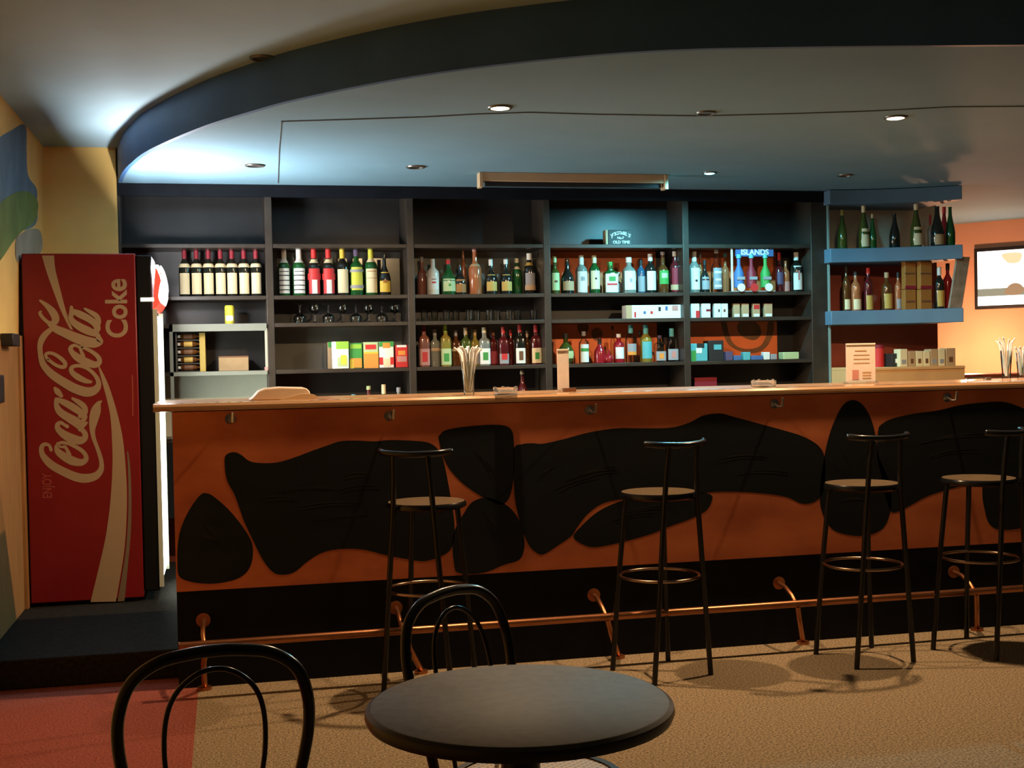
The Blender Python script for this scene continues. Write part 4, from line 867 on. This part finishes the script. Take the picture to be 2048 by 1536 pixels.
# beige console at the left end
q = atz(565, 803, ZT); Y = 5.50
t = thing('cash_terminal', (at(565, 803, Y)[0], Y, ZT), 'beige plastic cash terminal seen low at the left end of the bar', 'terminal')
ox = at(565, 803, Y)[0]
o = [(at(x, y, Y)[0]-ox, 0, max(.0, at(x, y, Y)[2]-ZT)) for x, y in ((498,806),(505,797),(518,783),(530,778),(560,775),(612,776),(619,782),(621,790),(600,806))]
MB().prism(o, (0, .26, 0)).build('terminal_body', M['beige'], t, bevel=.006)
o = [(at(x, y, Y)[0]-ox, -.012, max(.0, at(x, y, Y)[2]-ZT)) for x, y in ((560,806),(600,788),(618,787),(632,791),(636,798),(636,806))]
MB().prism(o, (0, .14, 0)).build('keypad', M['cream'], t, bevel=.004)
q = atz(1954, 760, ZT); t = thing('bottle_opener', tuple(q), 'small dark opener lying on the bar left of the right-hand straws', 'opener')
MB().tube([(-.06,0,.008),(-.02,.005,.010),(.02,-.004,.012),(.055,.0,.008)], .006, 8).build('handle', M['steel'], t); MB().lathe([(.012,.0),(.02,.0),(.02,.012),(.012,.012),(.012,0)], 16, c=(.06,0,0)).build('ring', M['steel'], t)

# ================================================================== STOOLS
def stool(x, y, rz, txt, r=.165):
    t = thing('bar_stool', (x, y, 0), txt, 'bar stool', 'bar stools along the counter', rz)
    zs = .765
    MB().lathe([(0,-.004),(r*.9,-.012),(r,-.004),(r,.008),(r*.97,.016),(r*.8,.013),(0,.006)], 40, c=(0,0,zs)).build('seat', M['blackm'], t)
    MB().lathe([(r*.955,.0165),(r*.8,.0145),(0,.008)], 40, c=(0,0,zs)).build('seat_pad', M['pad'], t)
    for sx in (-1, 1):
        MB().tube([(sx*.150,.150,0),(sx*.128,.132,.35),(sx*.10,.10,zs-.012)], .0115, 12).build('leg', M['blackm'], t)
        MB().tube([(sx*.148,-.150,0),(sx*.115,-.155,.40),(sx*.086,-.158,zs-.01),(sx*.078,-.165,.88),(sx*.072,-.178,.99)], .0115, 12).build('leg', M['blackm'], t)
        MB().tube([(sx*.075,-.155,zs-.006),(sx*.06,-.09,zs-.012)], .009, 8).build('seat_bracket', M['blackm'], t)
    rail = [tuple(q) for q in crom([(-.155,-.115,.997),(-.11,-.165,.992),(0,-.190,.988),(.11,-.165,.992),(.155,-.115,.997)], 8)]
    MB().tube(rail, [.010 if i in (0, len(rail)-1) else .013 for i in range(len(rail))], 12).build('back_rail', M['blackm'], t)
    MB().tube([q[:2]+(.42,) for q in arc((0,0), .168, 0, 2*math.pi, 47)][:-1], .0065, 10, closed=True).build('foot_ring', M['bronze'], t)
    MB().tube([(-.10,.10,zs-.014),(.10,-.09,zs-.014)], .008, 8).build('seat_frame', M['blackm'], t)
stool(.795, 5.085, -.50, 'black round-seated bar stool behind the hoop-backed chair, leftmost of the four')
stool(1.795, 5.06, .30, 'black bar stool between the round table and the right half of the bar')
stool(2.735, 5.03, .13, 'black bar stool in front of the upright oval blob, second from right')
stool(3.31, 5.02, .50, 'black bar stool nearest the right picture edge')

# ================================================================== TABLE AND CHAIRS
zt_ = .72; nearp, farp = atz(1040, 1495, zt_), atz(1038, 1328, zt_); cpt = (nearp+farp)/2; rT = np.linalg.norm((nearp-farp)[:2])/2
tb = thing('cafe_table', (cpt[0], cpt[1], 0), 'small round cafe table with dark laminate top in the foreground', 'table')
MB().lathe([(0,zt_),(rT-.004,zt_),(rT-.001,zt_-.002)], 72).build('table_top', M['tabletop'], tb)
MB().lathe([(rT-.001,zt_-.001),(rT+.006,zt_-.006),(rT+.008,zt_-.016),(rT+.004,zt_-.026),(rT-.02,zt_-.031),(0,zt_-.031)], 72).build('edge_band', M['tableedge'], tb)
MB().lathe([(.10,zt_-.032),(.10,zt_-.045),(.037,zt_-.06),(.037,.05),(.06,.03)], 28).build('column', M['blackm'], tb)
MB().lathe([(.03,.06),(.06,.04),(.21,.016),(.22,0),(0,0)], 40).build('base', M['blackm'], tb)
def chair(x, y, rz, txt):
    t = thing('bistro_chair', (x, y, 0), txt, 'chair', 'hoop-backed chairs at the table', rz)
    zs = .468
    MB().lathe([(.172,0),(.188,.0),(.197,-.012),(.188,-.026),(.172,-.022),(.172,0)], 40, c=(0,0,zs)).build('seat_rim', M['blackm'], t)
    MB().lathe([(0,-.003),(.174,-.003),(.174,-.010),(0,-.010)], 40, c=(0,0,zs)).build('woven_seat', M['cane'], t)
    def lean(z): return -.162-.073*((z-zs)/.37)**1.1 if z > zs else -.165
    hoop = [(-.145,zs-.02),(-.158,.52),(-.180,.61),(-.191,.68),(-.187,.74),(-.163,.795),(-.110,.829),(-.045,.840),(0,.842),(.045,.840),(.110,.829),(.163,.795),(.187,.74),(.191,.68),(.180,.61),(.158,.52),(.145,zs-.02)]
    MB().tube([tuple(q) for q in crom([(a*.90, lean(z), z) for a, z in hoop], 6)], .0115, 12).build('back_hoop', M['blackm'], t)
    inner = [(-.072,zs-.01),(-.080,.55),(-.091,.64),(-.088,.715),(-.070,.765),(-.035,.797),(0,.806),(.035,.797),(.070,.765),(.088,.715),(.091,.64),(.080,.55),(.072,zs-.01)]
    MB().tube([tuple(q) for q in crom([(a, lean(z)+.004, z) for a, z in inner], 6)], .0050, 10).build('inner_hoop', M['blackm'], t)
    for sx in (-1, 1):
        MB().tube([(sx*.145,.125,zs-.02),(sx*.165,.155,.2),(sx*.18,.175,0)], .0125, 10).build('leg', M['blackm'], t)
        MB().tube([(sx*.148,-.150,zs-.02),(sx*.16,-.20,.2),(sx*.175,-.25,0)], .0125, 10).build('leg', M['blackm'], t)
    MB().tube([(.155*math.cos(a), .155*math.sin(a), .24) for a in np.linspace(0, 2*math.pi, 40, endpoint=False)], .007, 8, closed=True).build('stretcher_ring', M['blackm'], t)
    return t
def place_chair(hx, hy, rz, txt):       # hx, hy: where the top of the hoop stands
    bx, by = 0, -.235
    chair(hx-(bx*math.cos(rz)-by*math.sin(rz)), hy-(bx*math.sin(rz)+by*math.cos(rz)), rz, txt)
h1 = atz(430, 1290, .852); place_chair(h1[0], h1[1], .10, 'black hoop-backed chair at the lower left, left of the round table')
h2 = atz(898, 1174, .852); place_chair(h2[0], h2[1], -2.46, 'black hoop-backed chair behind the round table with woven seat')
